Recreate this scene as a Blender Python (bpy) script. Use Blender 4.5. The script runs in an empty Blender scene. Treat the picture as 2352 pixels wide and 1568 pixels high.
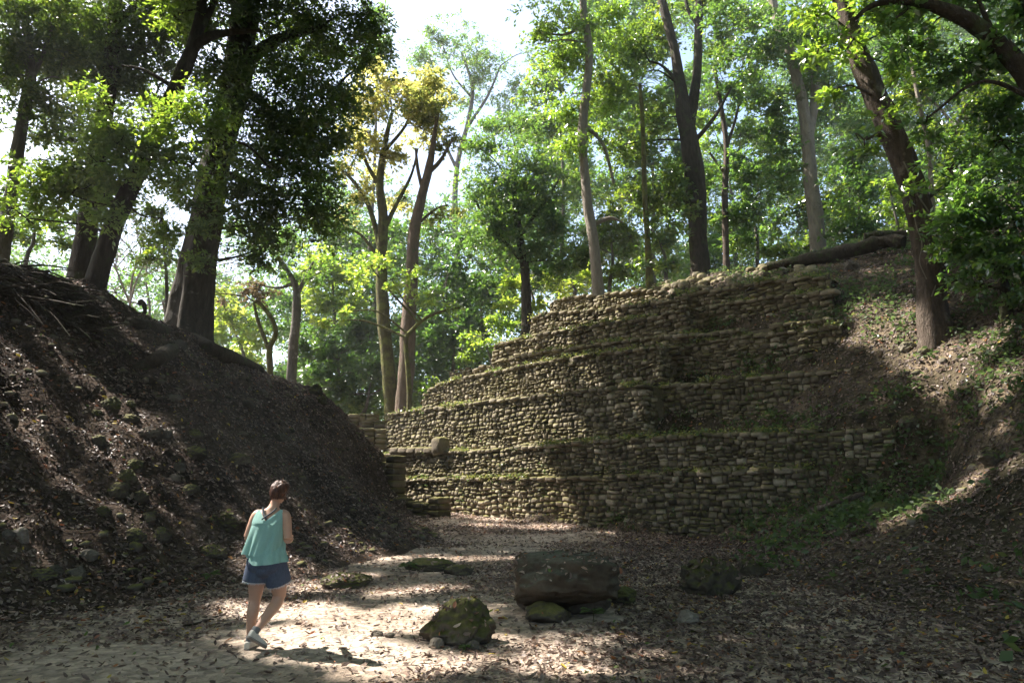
import bpy, math, random
import numpy as np
from mathutils import Vector, Matrix
from mathutils.bvhtree import BVHTree
random.seed(7)
rng = np.random.default_rng(7)
SC = bpy.context.scene
COL = SC.collection
R = math.radians

# ------------------------------------------------------------------ camera maths (photo measured on a 2352 px wide copy)
PX = 1024 / 2352.0
F = 1024 * 24 / 36.0
TILT = math.atan((1117 * PX - 341) / F)
CT, ST = math.cos(TILT), math.sin(TILT)
CAMZ = 1.6

def ray(x, y):
    dx = (x * PX - 512) / F
    dy = (341 - y * PX) / F
    return np.array([dx, CT - dy * ST, ST + dy * CT])

def at(x, y, Y):
    d = ray(x, y)
    return np.array([0, 0, CAMZ]) + d * (Y / d[1])

def on_flat(x, y, z=0.0):
    d = ray(x, y)
    return np.array([0, 0, CAMZ]) + d * ((z - CAMZ) / d[2])

def mpp(Y):                      # metres per photo-copy pixel at depth Y
    return Y * PX / F

# sun
SUN_EL = R(53)
SUN_AZ = R(67)                   # left of the view direction
L = np.array([-math.sin(SUN_AZ) * math.cos(SUN_EL), math.cos(SUN_AZ) * math.cos(SUN_EL), math.sin(SUN_EL)])

# ------------------------------------------------------------------ noise
def _h(ix, iy, iz, seed):
    n = (ix * 374761393 + iy * 668265263 + iz * 1440662683 + seed * 974634777) & 0x7fffffff
    n = ((n ^ (n >> 13)) * 1274126177) & 0x7fffffff
    n = n ^ (n >> 16)
    return (n & 0xffff) / 32767.5 - 1.0

def vnoise(p, seed=0):
    p = np.asarray(p, float)
    i = np.floor(p).astype(np.int64)
    f = p - i
    f = f * f * (3 - 2 * f)
    x, y, z = i[..., 0], i[..., 1], i[..., 2]
    fx, fy, fz = f[..., 0], f[..., 1], f[..., 2]
    def l(a, b, t): return a + (b - a) * t
    c = lambda a, b, d: _h(x + a, y + b, z + d, seed)
    return l(l(l(c(0,0,0), c(1,0,0), fx), l(c(0,1,0), c(1,1,0), fx), fy),
             l(l(c(0,0,1), c(1,0,1), fx), l(c(0,1,1), c(1,1,1), fx), fy), fz)

def fbm(p, o=4, seed=0):
    p = np.asarray(p, float)
    s, a = 0, 1
    for k in range(o):
        s = s + a * vnoise(p * (2 ** k) + 13.7 * k, seed + k)
        a *= 0.5
    return s

# ------------------------------------------------------------------ objects
def mesh(name, V, faces, tint=None, smooth=True):
    V = np.asarray(V, dtype=np.float32).reshape(-1, 3)
    me = bpy.data.meshes.new(name)
    if isinstance(faces, np.ndarray):
        faces = [faces]
    loops = np.concatenate([f.reshape(-1) for f in faces]).astype(np.int32)
    tot = np.concatenate([np.full(len(f), f.shape[1], np.int32) for f in faces])
    start = np.concatenate([[0], np.cumsum(tot)[:-1]]).astype(np.int32)
    me.vertices.add(len(V)); me.vertices.foreach_set('co', V.ravel())
    me.loops.add(len(loops)); me.loops.foreach_set('vertex_index', loops)
    me.polygons.add(len(tot)); me.polygons.foreach_set('loop_start', start)
    try: me.polygons.foreach_set('loop_total', tot)
    except Exception: pass
    me.polygons.foreach_set('use_smooth', np.full(len(tot), smooth, dtype=bool))
    if tint is not None:
        a = me.attributes.new('tint', 'FLOAT', 'POINT')
        a.data.foreach_set('value', np.asarray(tint, np.float32))
    me.update(calc_edges=True)
    return me

def obj(name, me, mat, parent=None, loc=None):
    o = bpy.data.objects.new(name, me)
    COL.objects.link(o)
    if mat is not None:
        me.materials.append(mat)
    if parent is not None: o.parent = parent
    if loc is not None: o.location = loc
    return o

def tag(o, label=None, cat=None, group=None, kind=None):
    if label: o['label'] = label
    if cat: o['category'] = cat
    if group: o['group'] = group
    if kind: o['kind'] = kind
    return o

def thing(name, label, cat, loc, group=None):
    o = bpy.data.objects.new(name, None)
    o.empty_display_size = 0.2
    COL.objects.link(o); o.location = loc
    return tag(o, label, cat, group)

class MB:                         # collects pieces of ONE mesh
    def __init__(s): s.V, s.F4, s.F3, s.T, s.n = [], [], [], [], 0
    def add(s, V, F, t=0.5):
        V = np.asarray(V, float).reshape(-1, 3); F = np.asarray(F, np.int64)
        s.V.append(V)
        s.T.append(np.full(len(V), t) if np.isscalar(t) else np.asarray(t, float))
        (s.F4 if F.shape[1] == 4 else s.F3).append(F + s.n)
        s.n += len(V)
    def build(s, name, mat, parent=None, origin=(0, 0, 0), smooth=True):
        V = np.concatenate(s.V) - np.asarray(origin)
        fs = []
        if s.F4: fs.append(np.concatenate(s.F4))
        if s.F3: fs.append(np.concatenate(s.F3))
        return obj(name, mesh(name, V, fs, np.concatenate(s.T), smooth), mat, parent)

def catmull(P, n):
    P = np.asarray(P, float)
    if len(P) < 3:
        t = np.linspace(0, 1, n * (len(P) - 1) + 1)[:, None]
        return P[0] * (1 - t) + P[-1] * t
    Q = np.vstack([2 * P[0] - P[1], P, 2 * P[-1] - P[-2]])
    out = []
    for i in range(len(P) - 1):
        a, b, c, d = Q[i:i + 4]
        t = np.linspace(0, 1, n, endpoint=False)[:, None]
        out.append(.5 * (2 * b + (c - a) * t + (2 * a - 5 * b + 4 * c - d) * t ** 2 + (3 * b - a - 3 * c + d) * t ** 3))
    out.append(P[-1:])
    return np.vstack(out)

def tube(mb, P, rad, sides=10, n=5, rough=0.1, seed=0, tint=0.5, cap=True, lobes=None):
    P = np.asarray(P, float)
    Q = catmull(np.hstack([P, np.asarray(rad, float).reshape(-1, 1)]), n)
    C, r = Q[:, :3], np.maximum(Q[:, 3], 0.002)
    T = np.gradient(C, axis=0); T /= np.linalg.norm(T, axis=1)[:, None] + 1e-9
    up = np.array([0.31, 1, 0.17]) if abs(T[0][1]) < .9 else np.array([1., .2, 0])
    N = []
    u = up - T[0] * up.dot(T[0]); u /= np.linalg.norm(u)
    for t in T:
        u = u - t * u.dot(t); u /= np.linalg.norm(u) + 1e-9
        N.append(u)
    N = np.array(N); B = np.cross(T, N)
    a = np.linspace(0, 2 * np.pi, sides, endpoint=False)
    m = len(C)
    ring = np.cos(a)[None, :, None] * N[:, None] + np.sin(a)[None, :, None] * B[:, None]
    rr = np.repeat(r[:, None], sides, 1)
    if lobes is not None: rr = rr * lobes(np.linspace(0, 1, m)[:, None], a[None, :])
    V = C[:, None] + ring * rr[..., None]
    if rough:
        nz = fbm(V * np.array([1, 1, .45]) / (np.mean(r) * 1.1 + .02), 3, seed)
        V = V + ring * (rr * rough * nz)[..., None]
    V = V.reshape(-1, 3)
    i = np.arange(m - 1)[:, None] * sides; j = np.arange(sides)[None, :]; k = (j + 1) % sides
    Fq = np.stack([i + j, i + k, i + sides + k, i + sides + j], -1).reshape(-1, 4)
    mb.add(V, Fq, tint)
    if cap:
        for e, idx in ((0, 0), (m - 1, (m - 1) * sides)):
            Vc = np.vstack([V[idx:idx + sides], C[e]])
            jj = np.arange(sides)
            mb.add(Vc, np.stack([jj, (jj + 1) % sides, np.full(sides, sides)], 1), tint)
    return C

# ------------------------------------------------------------------ materials
def nt(name):
    m = bpy.data.materials.new(name); m.use_nodes = True
    t = m.node_tree; t.nodes.clear()
    return m, t
def node(t, kind, **kw):
    n = t.nodes.new(kind)
    for k, v in kw.items():
        if k in n.inputs.keys(): n.inputs[k].default_value = v
        else: setattr(n, k, v)
    return n
def ramp(t, fac, stops):
    n = t.nodes.new('ShaderNodeValToRGB')
    e = n.color_ramp.elements
    while len(e) < len(stops): e.new(0.5)
    for el, (p, c) in zip(e, stops):
        el.position = p; el.color = (*c, 1)
    t.links.new(fac, n.inputs[0])
    return n.outputs[0]
def noise(t, vec, scale, detail=4, rough=.6):
    n = node(t, 'ShaderNodeTexNoise', Scale=scale, Detail=detail, Roughness=rough)
    t.links.new(vec, n.inputs['Vector'])
    return n.outputs['Fac']
def mixc(t, fac, a, b, mode='MIX'):
    n = t.nodes.new('ShaderNodeMix'); n.data_type = 'RGBA'; n.blend_type = mode
    for s, v in ((n.inputs[0], fac), (n.inputs[6], a), (n.inputs[7], b)):
        if isinstance(v, (int, float)): s.default_value = v
        elif isinstance(v, tuple): s.default_value = (*v, 1)
        else: t.links.new(v, s)
    return n.outputs[2]
def math_(t, op, a, b=None):
    n = t.nodes.new('ShaderNodeMath'); n.operation = op
    for s, v in zip(n.inputs, (a, b)):
        if v is None: continue
        if isinstance(v, (int, float)): s.default_value = v
        else: t.links.new(v, s)
    return n.outputs[0]
def tintn(t):
    return node(t, 'ShaderNodeAttribute', attribute_name='tint').outputs['Fac']
def objco(t, scale=(1, 1, 1)):
    c = node(t, 'ShaderNodeTexCoord')
    m = node(t, 'ShaderNodeMapping'); m.inputs['Scale'].default_value = scale
    t.links.new(c.outputs['Object'], m.inputs['Vector'])
    return m.outputs[0]
def out_principled(t, col, rough=.85, bump=None, bstr=.5, bdist=.02, spec=.3):
    p = node(t, 'ShaderNodeBsdfPrincipled', Roughness=rough)
    p.inputs['Specular IOR Level'].default_value = spec
    if isinstance(col, tuple): p.inputs['Base Color'].default_value = (*col, 1)
    else: t.links.new(col, p.inputs['Base Color'])
    if bump is not None:
        b = node(t, 'ShaderNodeBump', Strength=bstr, Distance=bdist)
        t.links.new(bump, b.inputs['Height']); t.links.new(b.outputs[0], p.inputs['Normal'])
    o = node(t, 'ShaderNodeOutputMaterial'); t.links.new(p.outputs[0], o.inputs[0])
    return p

def leaf_mat(name, stops, tstops, trans=.5, gloss=.1, rough=.3):
    m, t = nt(name)
    ti = tintn(t)
    d = node(t, 'ShaderNodeBsdfDiffuse'); t.links.new(ramp(t, ti, stops), d.inputs[0])
    tr = node(t, 'ShaderNodeBsdfTranslucent'); t.links.new(ramp(t, ti, tstops), tr.inputs[0])
    mx = node(t, 'ShaderNodeMixShader'); mx.inputs[0].default_value = trans
    t.links.new(d.outputs[0], mx.inputs[1]); t.links.new(tr.outputs[0], mx.inputs[2])
    g = node(t, 'ShaderNodeBsdfGlossy', Roughness=rough)
    m2 = node(t, 'ShaderNodeMixShader'); m2.inputs[0].default_value = gloss
    t.links.new(mx.outputs[0], m2.inputs[1]); t.links.new(g.outputs[0], m2.inputs[2])
    o = node(t, 'ShaderNodeOutputMaterial'); t.links.new(m2.outputs[0], o.inputs[0])
    return m

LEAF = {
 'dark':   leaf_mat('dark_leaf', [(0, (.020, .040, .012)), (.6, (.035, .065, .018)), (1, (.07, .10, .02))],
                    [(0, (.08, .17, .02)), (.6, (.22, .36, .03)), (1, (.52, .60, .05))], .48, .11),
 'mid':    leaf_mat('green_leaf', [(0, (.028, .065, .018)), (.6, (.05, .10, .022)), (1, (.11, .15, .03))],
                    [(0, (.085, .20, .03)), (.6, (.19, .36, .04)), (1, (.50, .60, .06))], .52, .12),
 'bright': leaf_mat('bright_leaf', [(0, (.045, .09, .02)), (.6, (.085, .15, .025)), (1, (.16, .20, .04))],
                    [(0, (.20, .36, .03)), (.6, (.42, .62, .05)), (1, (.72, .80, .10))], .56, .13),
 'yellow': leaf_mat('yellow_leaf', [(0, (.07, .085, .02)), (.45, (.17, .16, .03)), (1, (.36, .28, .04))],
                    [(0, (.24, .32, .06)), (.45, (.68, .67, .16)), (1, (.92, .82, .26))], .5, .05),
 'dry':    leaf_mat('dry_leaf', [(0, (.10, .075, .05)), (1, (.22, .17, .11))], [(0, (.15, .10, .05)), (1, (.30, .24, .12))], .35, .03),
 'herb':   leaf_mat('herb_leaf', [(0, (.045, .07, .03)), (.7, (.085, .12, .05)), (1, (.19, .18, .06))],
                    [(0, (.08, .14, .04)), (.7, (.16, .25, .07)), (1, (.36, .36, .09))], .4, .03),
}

def litter_mat():
    m, t = nt('fallen_leaf')
    ti = tintn(t)
    c = ramp(t, ti, [(0, (.026, .016, .012)), (.25, (.064, .040, .031)), (.5, (.125, .083, .066)), (.75, (.23, .165, .13)),
                     (.9, (.42, .335, .27)), (.93, (.26, .085, .035)), (.97, (.42, .31, .05)), (1, (.12, .17, .04))])
    d = node(t, 'ShaderNodeBsdfPrincipled', Roughness=.55); d.inputs['Specular IOR Level'].default_value = .45
    t.links.new(c, d.inputs['Base Color'])
    tr = node(t, 'ShaderNodeBsdfTranslucent'); t.links.new(c, tr.inputs[0])
    mx = node(t, 'ShaderNodeMixShader'); mx.inputs[0].default_value = .2
    t.links.new(d.outputs[0], mx.inputs[1]); t.links.new(tr.outputs[0], mx.inputs[2])
    o = node(t, 'ShaderNodeOutputMaterial'); t.links.new(mx.outputs[0], o.inputs[0])
    return m
LITTER = litter_mat()

def bark_mat(name, a, b, c, lich=.5, scale=1.0):
    m, t = nt(name)
    v = objco(t, (3.2 * scale, 3.2 * scale, .9 * scale))
    n1 = noise(t, v, 2.2, 6, .65)
    n2 = noise(t, objco(t), 1.6 * scale, 5, .65)
    n3 = noise(t, v, 9, 4, .7)
    base = ramp(t, n1, [(.3, a), (.7, b)])
    patch = ramp(t, n2, [(lich, (0, 0, 0)), (lich + .09, (1, 1, 1))])
    col = mixc(t, patch, base, c)
    bump = math_(t, 'ADD', n1, math_(t, 'MULTIPLY', n3, .5))
    out_principled(t, col, .9, bump, 1.0, .12, .15)
    return m
BARK = {
 'dark':  bark_mat('dark_mossy_bark', (.035, .028, .02), (.09, .072, .052), (.07, .08, .035), .55),
 'giant': bark_mat('giant_bark', (.045, .038, .03), (.11, .095, .075), (.24, .22, .19), .62),
 'grey':  bark_mat('grey_lichen_bark', (.10, .088, .072), (.20, .18, .15), (.30, .28, .25), .55),
 'pale':  bark_mat('pale_smooth_bark', (.20, .17, .135), (.32, .28, .23), (.12, .11, .07), .6),
 'brown': bark_mat('brown_bark', (.055, .043, .033), (.15, .115, .09), (.24, .20, .165), .58),
 'red':   bark_mat('reddish_bark', (.12, .088, .066), (.23, .17, .13), (.13, .12, .07), .56),
 'mossy': bark_mat('moss_covered_bark', (.07, .065, .03), (.15, .13, .055), (.16, .17, .05), .5),
}

def stone_mat(name, cols, moss_lo=.42, moss_hi=.75, moss=(.075, .075, .022), moss2=(.17, .155, .05)):
    m, t = nt(name)
    co = objco(t)
    n1 = noise(t, co, 3.0, 8, .68)
    n2 = noise(t, co, 17, 5, .7)
    n3 = noise(t, co, .8, 4, .6)
    base = ramp(t, tintn(t), cols)
    base = mixc(t, .75, base, ramp(t, n1, [(.25, (.35, .34, .32)), (.75, (1.2, 1.15, 1.08))]), 'MULTIPLY')
    base = mixc(t, .5, base, ramp(t, n2, [(.3, (.5, .5, .5)), (.7, (1.2, 1.2, 1.2))]), 'MULTIPLY')
    g = node(t, 'ShaderNodeNewGeometry')
    sx = node(t, 'ShaderNodeSeparateXYZ'); t.links.new(g.outputs['Normal'], sx.inputs[0])
    k = math_(t, 'ADD', math_(t, 'MULTIPLY', sx.outputs[2], .42), math_(t, 'ADD', math_(t, 'MULTIPLY', n3, .55), math_(t, 'MULTIPLY', n1, .25)))
    mf = ramp(t, k, [(moss_lo, (0, 0, 0)), (moss_hi, (1, 1, 1))])
    mcol = ramp(t, n2, [(.3, moss), (.7, moss2)])
    col = mixc(t, mf, base, mcol)
    bump = math_(t, 'ADD', n1, math_(t, 'MULTIPLY', n2, .35))
    out_principled(t, col, .92, bump, .7, .03, .25)
    return m
STONE = stone_mat('weathered_masonry', [(0, (.075, .063, .046)), (.4, (.175, .148, .110)), (.75, (.30, .257, .195)), (1, (.46, .41, .335))], .43, .80, (.072, .070, .024), (.21, .19, .06))
ROCK = stone_mat('mossy_rock', [(0, (.06, .052, .042)), (.5, (.15, .13, .105)), (1, (.30, .27, .23))], .56, .78)
ROCKDRY = stone_mat('bare_limestone', [(0, (.06, .052, .042)), (.5, (.17, .15, .125)), (1, (.36, .33, .29))], .78, 1.05)
BOULDER = stone_mat('dark_boulder', [(0, (.04, .032, .024)), (.5, (.085, .068, .05)), (1, (.16, .14, .11))], .60, .9, (.06, .062, .035), (.15, .15, .12))
MOSSROCK = stone_mat('thick_moss_rock', [(0, (.04, .035, .028)), (.5, (.10, .088, .068)), (1, (.25, .22, .18))], .42, .72, (.035, .038, .012), (.10, .098, .025))

def ground_mat(name, dark, mid, pale, s=1.0, thr=.45):
    m, t = nt(name)
    co = objco(t)
    n0 = noise(t, co, .35 * s, 5, .6)
    n1 = noise(t, co, 5, 8, .75)
    vo = node(t, 'ShaderNodeTexVoronoi', Scale=11.0); t.links.new(co, vo.inputs['Vector'])
    v2 = node(t, 'ShaderNodeTexVoronoi', Scale=31.0); t.links.new(co, v2.inputs['Vector'])
    sx = node(t, 'ShaderNodeSeparateColor'); t.links.new(vo.outputs['Color'], sx.inputs[0])
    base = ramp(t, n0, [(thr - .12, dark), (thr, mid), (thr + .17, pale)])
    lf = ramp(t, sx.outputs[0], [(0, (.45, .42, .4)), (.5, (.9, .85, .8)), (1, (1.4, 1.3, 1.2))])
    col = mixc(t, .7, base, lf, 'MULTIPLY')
    col = mixc(t, .6, col, ramp(t, n1, [(.3, (.5, .5, .5)), (.7, (1.25, 1.25, 1.25))]), 'MULTIPLY')
    bump = math_(t, 'ADD', n1, math_(t, 'ADD', math_(t, 'MULTIPLY', vo.outputs[0], .8), math_(t, 'MULTIPLY', v2.outputs[0], .3)))
    out_principled(t, col, .95, bump, .8, .05, .1)
    return m
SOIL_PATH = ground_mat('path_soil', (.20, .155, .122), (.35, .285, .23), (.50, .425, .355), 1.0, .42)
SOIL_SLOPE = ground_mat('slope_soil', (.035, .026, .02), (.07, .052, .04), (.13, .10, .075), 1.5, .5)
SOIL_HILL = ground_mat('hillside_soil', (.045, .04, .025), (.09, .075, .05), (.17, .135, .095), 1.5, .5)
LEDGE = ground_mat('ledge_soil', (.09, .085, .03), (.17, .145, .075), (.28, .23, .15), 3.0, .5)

def plain(name, col, rough=.8, spec=.3, nscale=0, var=.25, bstr=.3):
    m, t = nt(name)
    if nscale:
        n = noise(t, objco(t), nscale, 5, .6)
        c = ramp(t, n, [(.3, tuple(x * (1 - var) for x in col)), (.7, tuple(min(1, x * (1 + var)) for x in col))])
        out_principled(t, c, rough, n, bstr, .004, spec)
    else:
        out_principled(t, col, rough, None, 0, 0, spec)
    return m

# ------------------------------------------------------------------ terrain
def ground_z(x, y):
    x = np.asarray(x, float); y = np.asarray(y, float)
    z = .05 * np.clip(y - 21, 0, 12)
    return z + .035 * fbm(np.stack([x * .9, y * .9, x * 0], -1), 3, 5)

class HF:
    def __init__(s, P):
        P = np.asarray(P, float)
        s.P = P[:, :2]
        n = len(P)
        D = np.linalg.norm(P[:, None, :2] - P[None, :, :2], axis=2)
        A = np.zeros((n + 3, n + 3)); A[:n, :n] = D
        A[:n, n] = 1; A[:n, n + 1:] = P[:, :2]; A[n:, :n] = A[:n, n:].T
        b = np.zeros(n + 3); b[:n] = P[:, 2]
        s.w = np.linalg.solve(A, b)
    def __call__(s, x, y):
        x = np.asarray(x, float); y = np.asarray(y, float); sh = x.shape
        q = np.stack([x.ravel(), y.ravel()], 1)
        out = np.empty(len(q))
        for i in range(0, len(q), 20000):
            c = q[i:i + 20000]
            D = np.linalg.norm(c[:, None] - s.P[None], axis=2)
            out[i:i + 20000] = D @ s.w[:-3] + s.w[-3] + c @ s.w[-2:]
        return out.reshape(sh)

# temple wall frame: u along the wall (from far left to near right), n setback into the pyramid
WO = np.array([-5.9, 34.0]); WD = np.array([.7, -.714]); WD /= np.linalg.norm(WD); WM = np.array([-WD[1], WD[0]])
def wall_uz(x, y, n):
    d = ray(x, y)
    o = WO + n * WM
    k = o.dot(WM) / d[:2].dot(WM)
    p = d[:2] * k
    return (p - o).dot(WD), CAMZ + k * d[2]
def UN(u, n, z):
    p = WO + u * WD + n * WM
    return (p[0], p[1], z)

left_pts = []
crest = [(-260, 540, 15.5), (0, 588, 18), (100, 618, 19.5), (200, 692, 22), (300, 735, 24), (380, 765, 26), (490, 800, 27), (560, 828, 28),
         (640, 870, 29), (740, 905, 30), (800, 965, 31), (870, 1030, 31.5), (902, 1062, 31.8)]
for x, y, Y in crest:
    p = at(x, y, Y); left_pts.append(p)
    dh = np.array([p[0], p[1]]) / np.linalg.norm(p[:2])
    left_pts.append((p[0] + dh[0] * 3.5, p[1] + dh[1] * 3.5, p[2] - .8))
    left_pts.append((p[0] + dh[0] * 14, p[1] + dh[1] * 14, min(p[2] - 4.5, 2.0)))
for x, y in [(1015, 1245), (960, 1262), (880, 1278), (800, 1292), (700, 1318), (560, 1338), (400, 1372), (200, 1405), (0, 1440), (-300, 1500)]:
    p = on_flat(x, y); left_pts.append((p[0], p[1], 0.0))
    left_pts.append((p[0] + 1.5, p[1] - 1.0, -.25))
    left_pts.append((p[0] + 5, p[1] - 3.0, -1.2))
left_pts += [at(910, 1150, 31.3), at(960, 1153, 30.6), at(1006, 1158, 30.0), at(960, 1203, 29.3), at(1014, 1207, 28.8), at(925, 1160, 29.8), at(925, 1178, 28.0), at(925, 1200, 26), at(985, 1178, 28.8), at(985, 1204, 27), at(893, 1150, 29.6), at(870, 1172, 27.5), (-4.9, 32.6, .3), (-4.6, 34, .2), (-5.2, 36, -.2), (-6.4, 38, -.3)]
left_pts += [(-2.5, 30.0, -.3), (-3.2, 33.5, -.3), (-1.5, 28, -.3), (-22, 6, 7.5), (-30, 12, 9), (-14, 3, 2.2), (-12, -4, 1.0), (-20, -6, 4)]
LEFT = HF(left_pts)

H = []
for u, z in [(-3, -.6), (3, -.4), (8, -.3), (12, -.25), (15.5, -.15), (17.3, .12), (18.8, .6), (20.4, 1.08), (22, 1.55), (23.6, 1.93)]:
    H.append(UN(u, .10, z)); H.append(UN(u, -.5, z - (.12 if z > .2 else 0)))
for x, y, Y in [(1760, 1225, 18.5), (1900, 1185, 17.2), (2080, 1172, 15.3), (2170, 1120, 15.9), (2190, 1085, 16.0), (1800, 1300, 14.0), (2000, 1300, 12.6),
                (2352, 1400, 8.9), (2352, 1250, 10.9), (2352, 1100, 12.6), (2352, 950, 14.0), (2352, 800, 15.5), (2352, 720, 16.4),
                (2200, 1000, 16.0), (2210, 900, 17.0), (2145, 745, 19.2), (2250, 720, 18.4), (2010, 725, 21.4), (1935, 765, 21.7),
                (1905, 862, 21.0), (1895, 962, 20.0), (1990, 962, 18.8), (2010, 900, 19.3), (2090, 850, 18.7), (1955, 640, 24.2), (2010, 585, 26),
                (2100, 560, 26.5), (1900, 622, 26), (1785, 604, 28.5), (1690, 618, 29.5), (1600, 630, 30.5), (1500, 656, 31.3), (2250, 560, 23.0), (2352, 600, 19)]:
    H.append(at(x, y, Y))
for u, n, z in [(20.4, .5, 3.1), (21.3, .45, 3.4), (22.3, .45, 3.6), (23.0, .1, 2.6), (23.3, .5, 3.5), (20.9, 1.3, 4.1), (10, .9, 2.2), (10, 2.0, 4.3), (10, 3.0, 5.8), (10, 3.9, 7.0), (10, 4.9, 8.0), (15, .9, 2.3),
                (15, 2.2, 4.3), (15, 3.3, 5.9), (15, 4.2, 7.2), (18.5, .9, 2.6), (18.5, 2.2, 4.2), (18.5, 3.3, 6.0), (18.3, 4.6, 7.9), (17, 5.3, 9.0), (13, 5.4, 9.2), (8, 5.6, 9.2), (5, 1.2, 2.2), (5, 2.4, 4.3), (5, 4, 6.8), (6.2, 5.6, 9.3),
                (1.5, 2, 3), (1.5, 3.2, 4), (-1.5, 1.5, 1.), (-3.5, 3, .0), (-3.5, 8, .0), (0, 8, .0), (3, 8, 5), (3, 12, 3), (6, 9, 9.6), (8, 13, 9.8), (12, 12, 10.6)]:
    H.append(UN(u, n, z))
H += [(12, 36, 12.2), (8, 41, 11.2), (3, 45, 9.5), (20, 31, 14.5), (25, 21, 14.5), (30, 42, 18), (19, 23, 12.2), (5, 60, 10), (-5, 55, 0), (-4, 46, 0), (40, 20, 20), (20, 60, 15),
      (4.2, 16, -.1), (3.8, 12, -.1), (3.8, 8, -.1), (3.4, 4, -.1), (3, 0, -.1), (2, 14, -.5), (1.5, 6, -.6), (-3, 14, -1.2), (9, 0, .8), (16, 2, 4.5), (22, 8, 9), (12, 6, 2.1)]
HILL = HF(H)

def terrain(x, y):
    return np.maximum(np.maximum(ground_z(x, y), LEFT(x, y)), HILL(x, y))

def rough_h(x, y, a, seed):
    q = np.stack([x, y, x * 0], -1)
    return a * (fbm(q * .55, 4, seed) * .8 + np.abs(fbm(q * 1.7, 4, seed + 9)) * .75 - .3)

def grid_mesh(hf, x0, x1, y0, y1, step, amp, seed, floor, extra=None):
    xs = np.arange(x0, x1 + step, step); ys = np.arange(y0, y1 + step, step)
    X, Y = np.meshgrid(xs, ys)
    base = hf(X, Y)
    g = ground_z(X, Y)
    ab = np.clip((base - g) / .8, 0, 1)
    Z = base + rough_h(X, Y, amp, seed) * ab
    nx = len(xs)
    V = np.stack([X, Y, Z], -1).reshape(-1, 3)
    i, j = np.meshgrid(np.arange(len(ys) - 1), np.arange(nx - 1), indexing='ij')
    a = (i * nx + j).ravel()
    Fq = np.stack([a, a + 1, a + nx + 1, a + nx], 1)
    zz = (V[:, 2] - g.ravel())
    keep = zz[Fq].max(1) > floor
    if extra is not None: keep &= extra(V[Fq].mean(1))
    Fq = Fq[keep]
    used = np.unique(Fq); mp = np.full(len(V), -1); mp[used] = np.arange(len(used))
    return V[used], mp[Fq]

# one base sheet: fine where it is seen, coarse to the horizon
mb = MB()
xs = np.concatenate([[-700, -250, -90, -45, -25], np.arange(-14, 14.01, .28), [25, 45, 90, 250, 700]])
ys = np.concatenate([[-300, -80, -20, -5], np.arange(0, 42.01, .28), [50, 70, 110, 250, 800]])
X, Y = np.meshgrid(xs, ys)
V = np.stack([X, Y, ground_z(X, Y)], -1).reshape(-1, 3)
i, j = np.meshgrid(np.arange(len(ys) - 1), np.arange(len(xs) - 1), indexing='ij')
a = (i * len(xs) + j).ravel()
GF = np.stack([a, a + 1, a + len(xs) + 1, a + len(xs)], 1)
GV = V
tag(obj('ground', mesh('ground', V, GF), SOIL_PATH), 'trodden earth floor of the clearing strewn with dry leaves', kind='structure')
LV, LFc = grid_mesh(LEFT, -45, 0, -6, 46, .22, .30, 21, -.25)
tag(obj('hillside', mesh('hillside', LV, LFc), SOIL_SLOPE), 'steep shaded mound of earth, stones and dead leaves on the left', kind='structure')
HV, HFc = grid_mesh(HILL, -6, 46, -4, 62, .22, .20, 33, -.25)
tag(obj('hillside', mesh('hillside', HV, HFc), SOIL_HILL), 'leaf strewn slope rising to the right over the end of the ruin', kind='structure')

allV = np.vstack([GV, LV, HV]); 
allF = np.vstack([GF, LFc + len(GV), HFc + len(GV) + len(LV)])
TBVH = BVHTree.FromPolygons(allV.tolist(), allF.tolist())
def drop(x, y, top=40):
    h, nrm, idx, d = TBVH.ray_cast(Vector((x, y, top)), Vector((0, 0, -1)))
    if h is None: return None, None
    if nrm.z < 0: nrm = -nrm
    return h, nrm
def cast(x, y):
    d = Vector(ray(x, y)).normalized()
    h, nrm, idx, dist = TBVH.ray_cast(Vector((0, 0, CAMZ)), d)
    return h, nrm

# ------------------------------------------------------------------ temple
TEMPLE_V, TEMPLE_F = [], []; _tn = 0
base_p = UN(8, 2, 0)
temple = thing('stepped_temple', 'ruined stepped stone pyramid of mossy rubble terraces facing the clearing', 'ruined temple', base_p)
TB = np.array(base_p)

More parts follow.
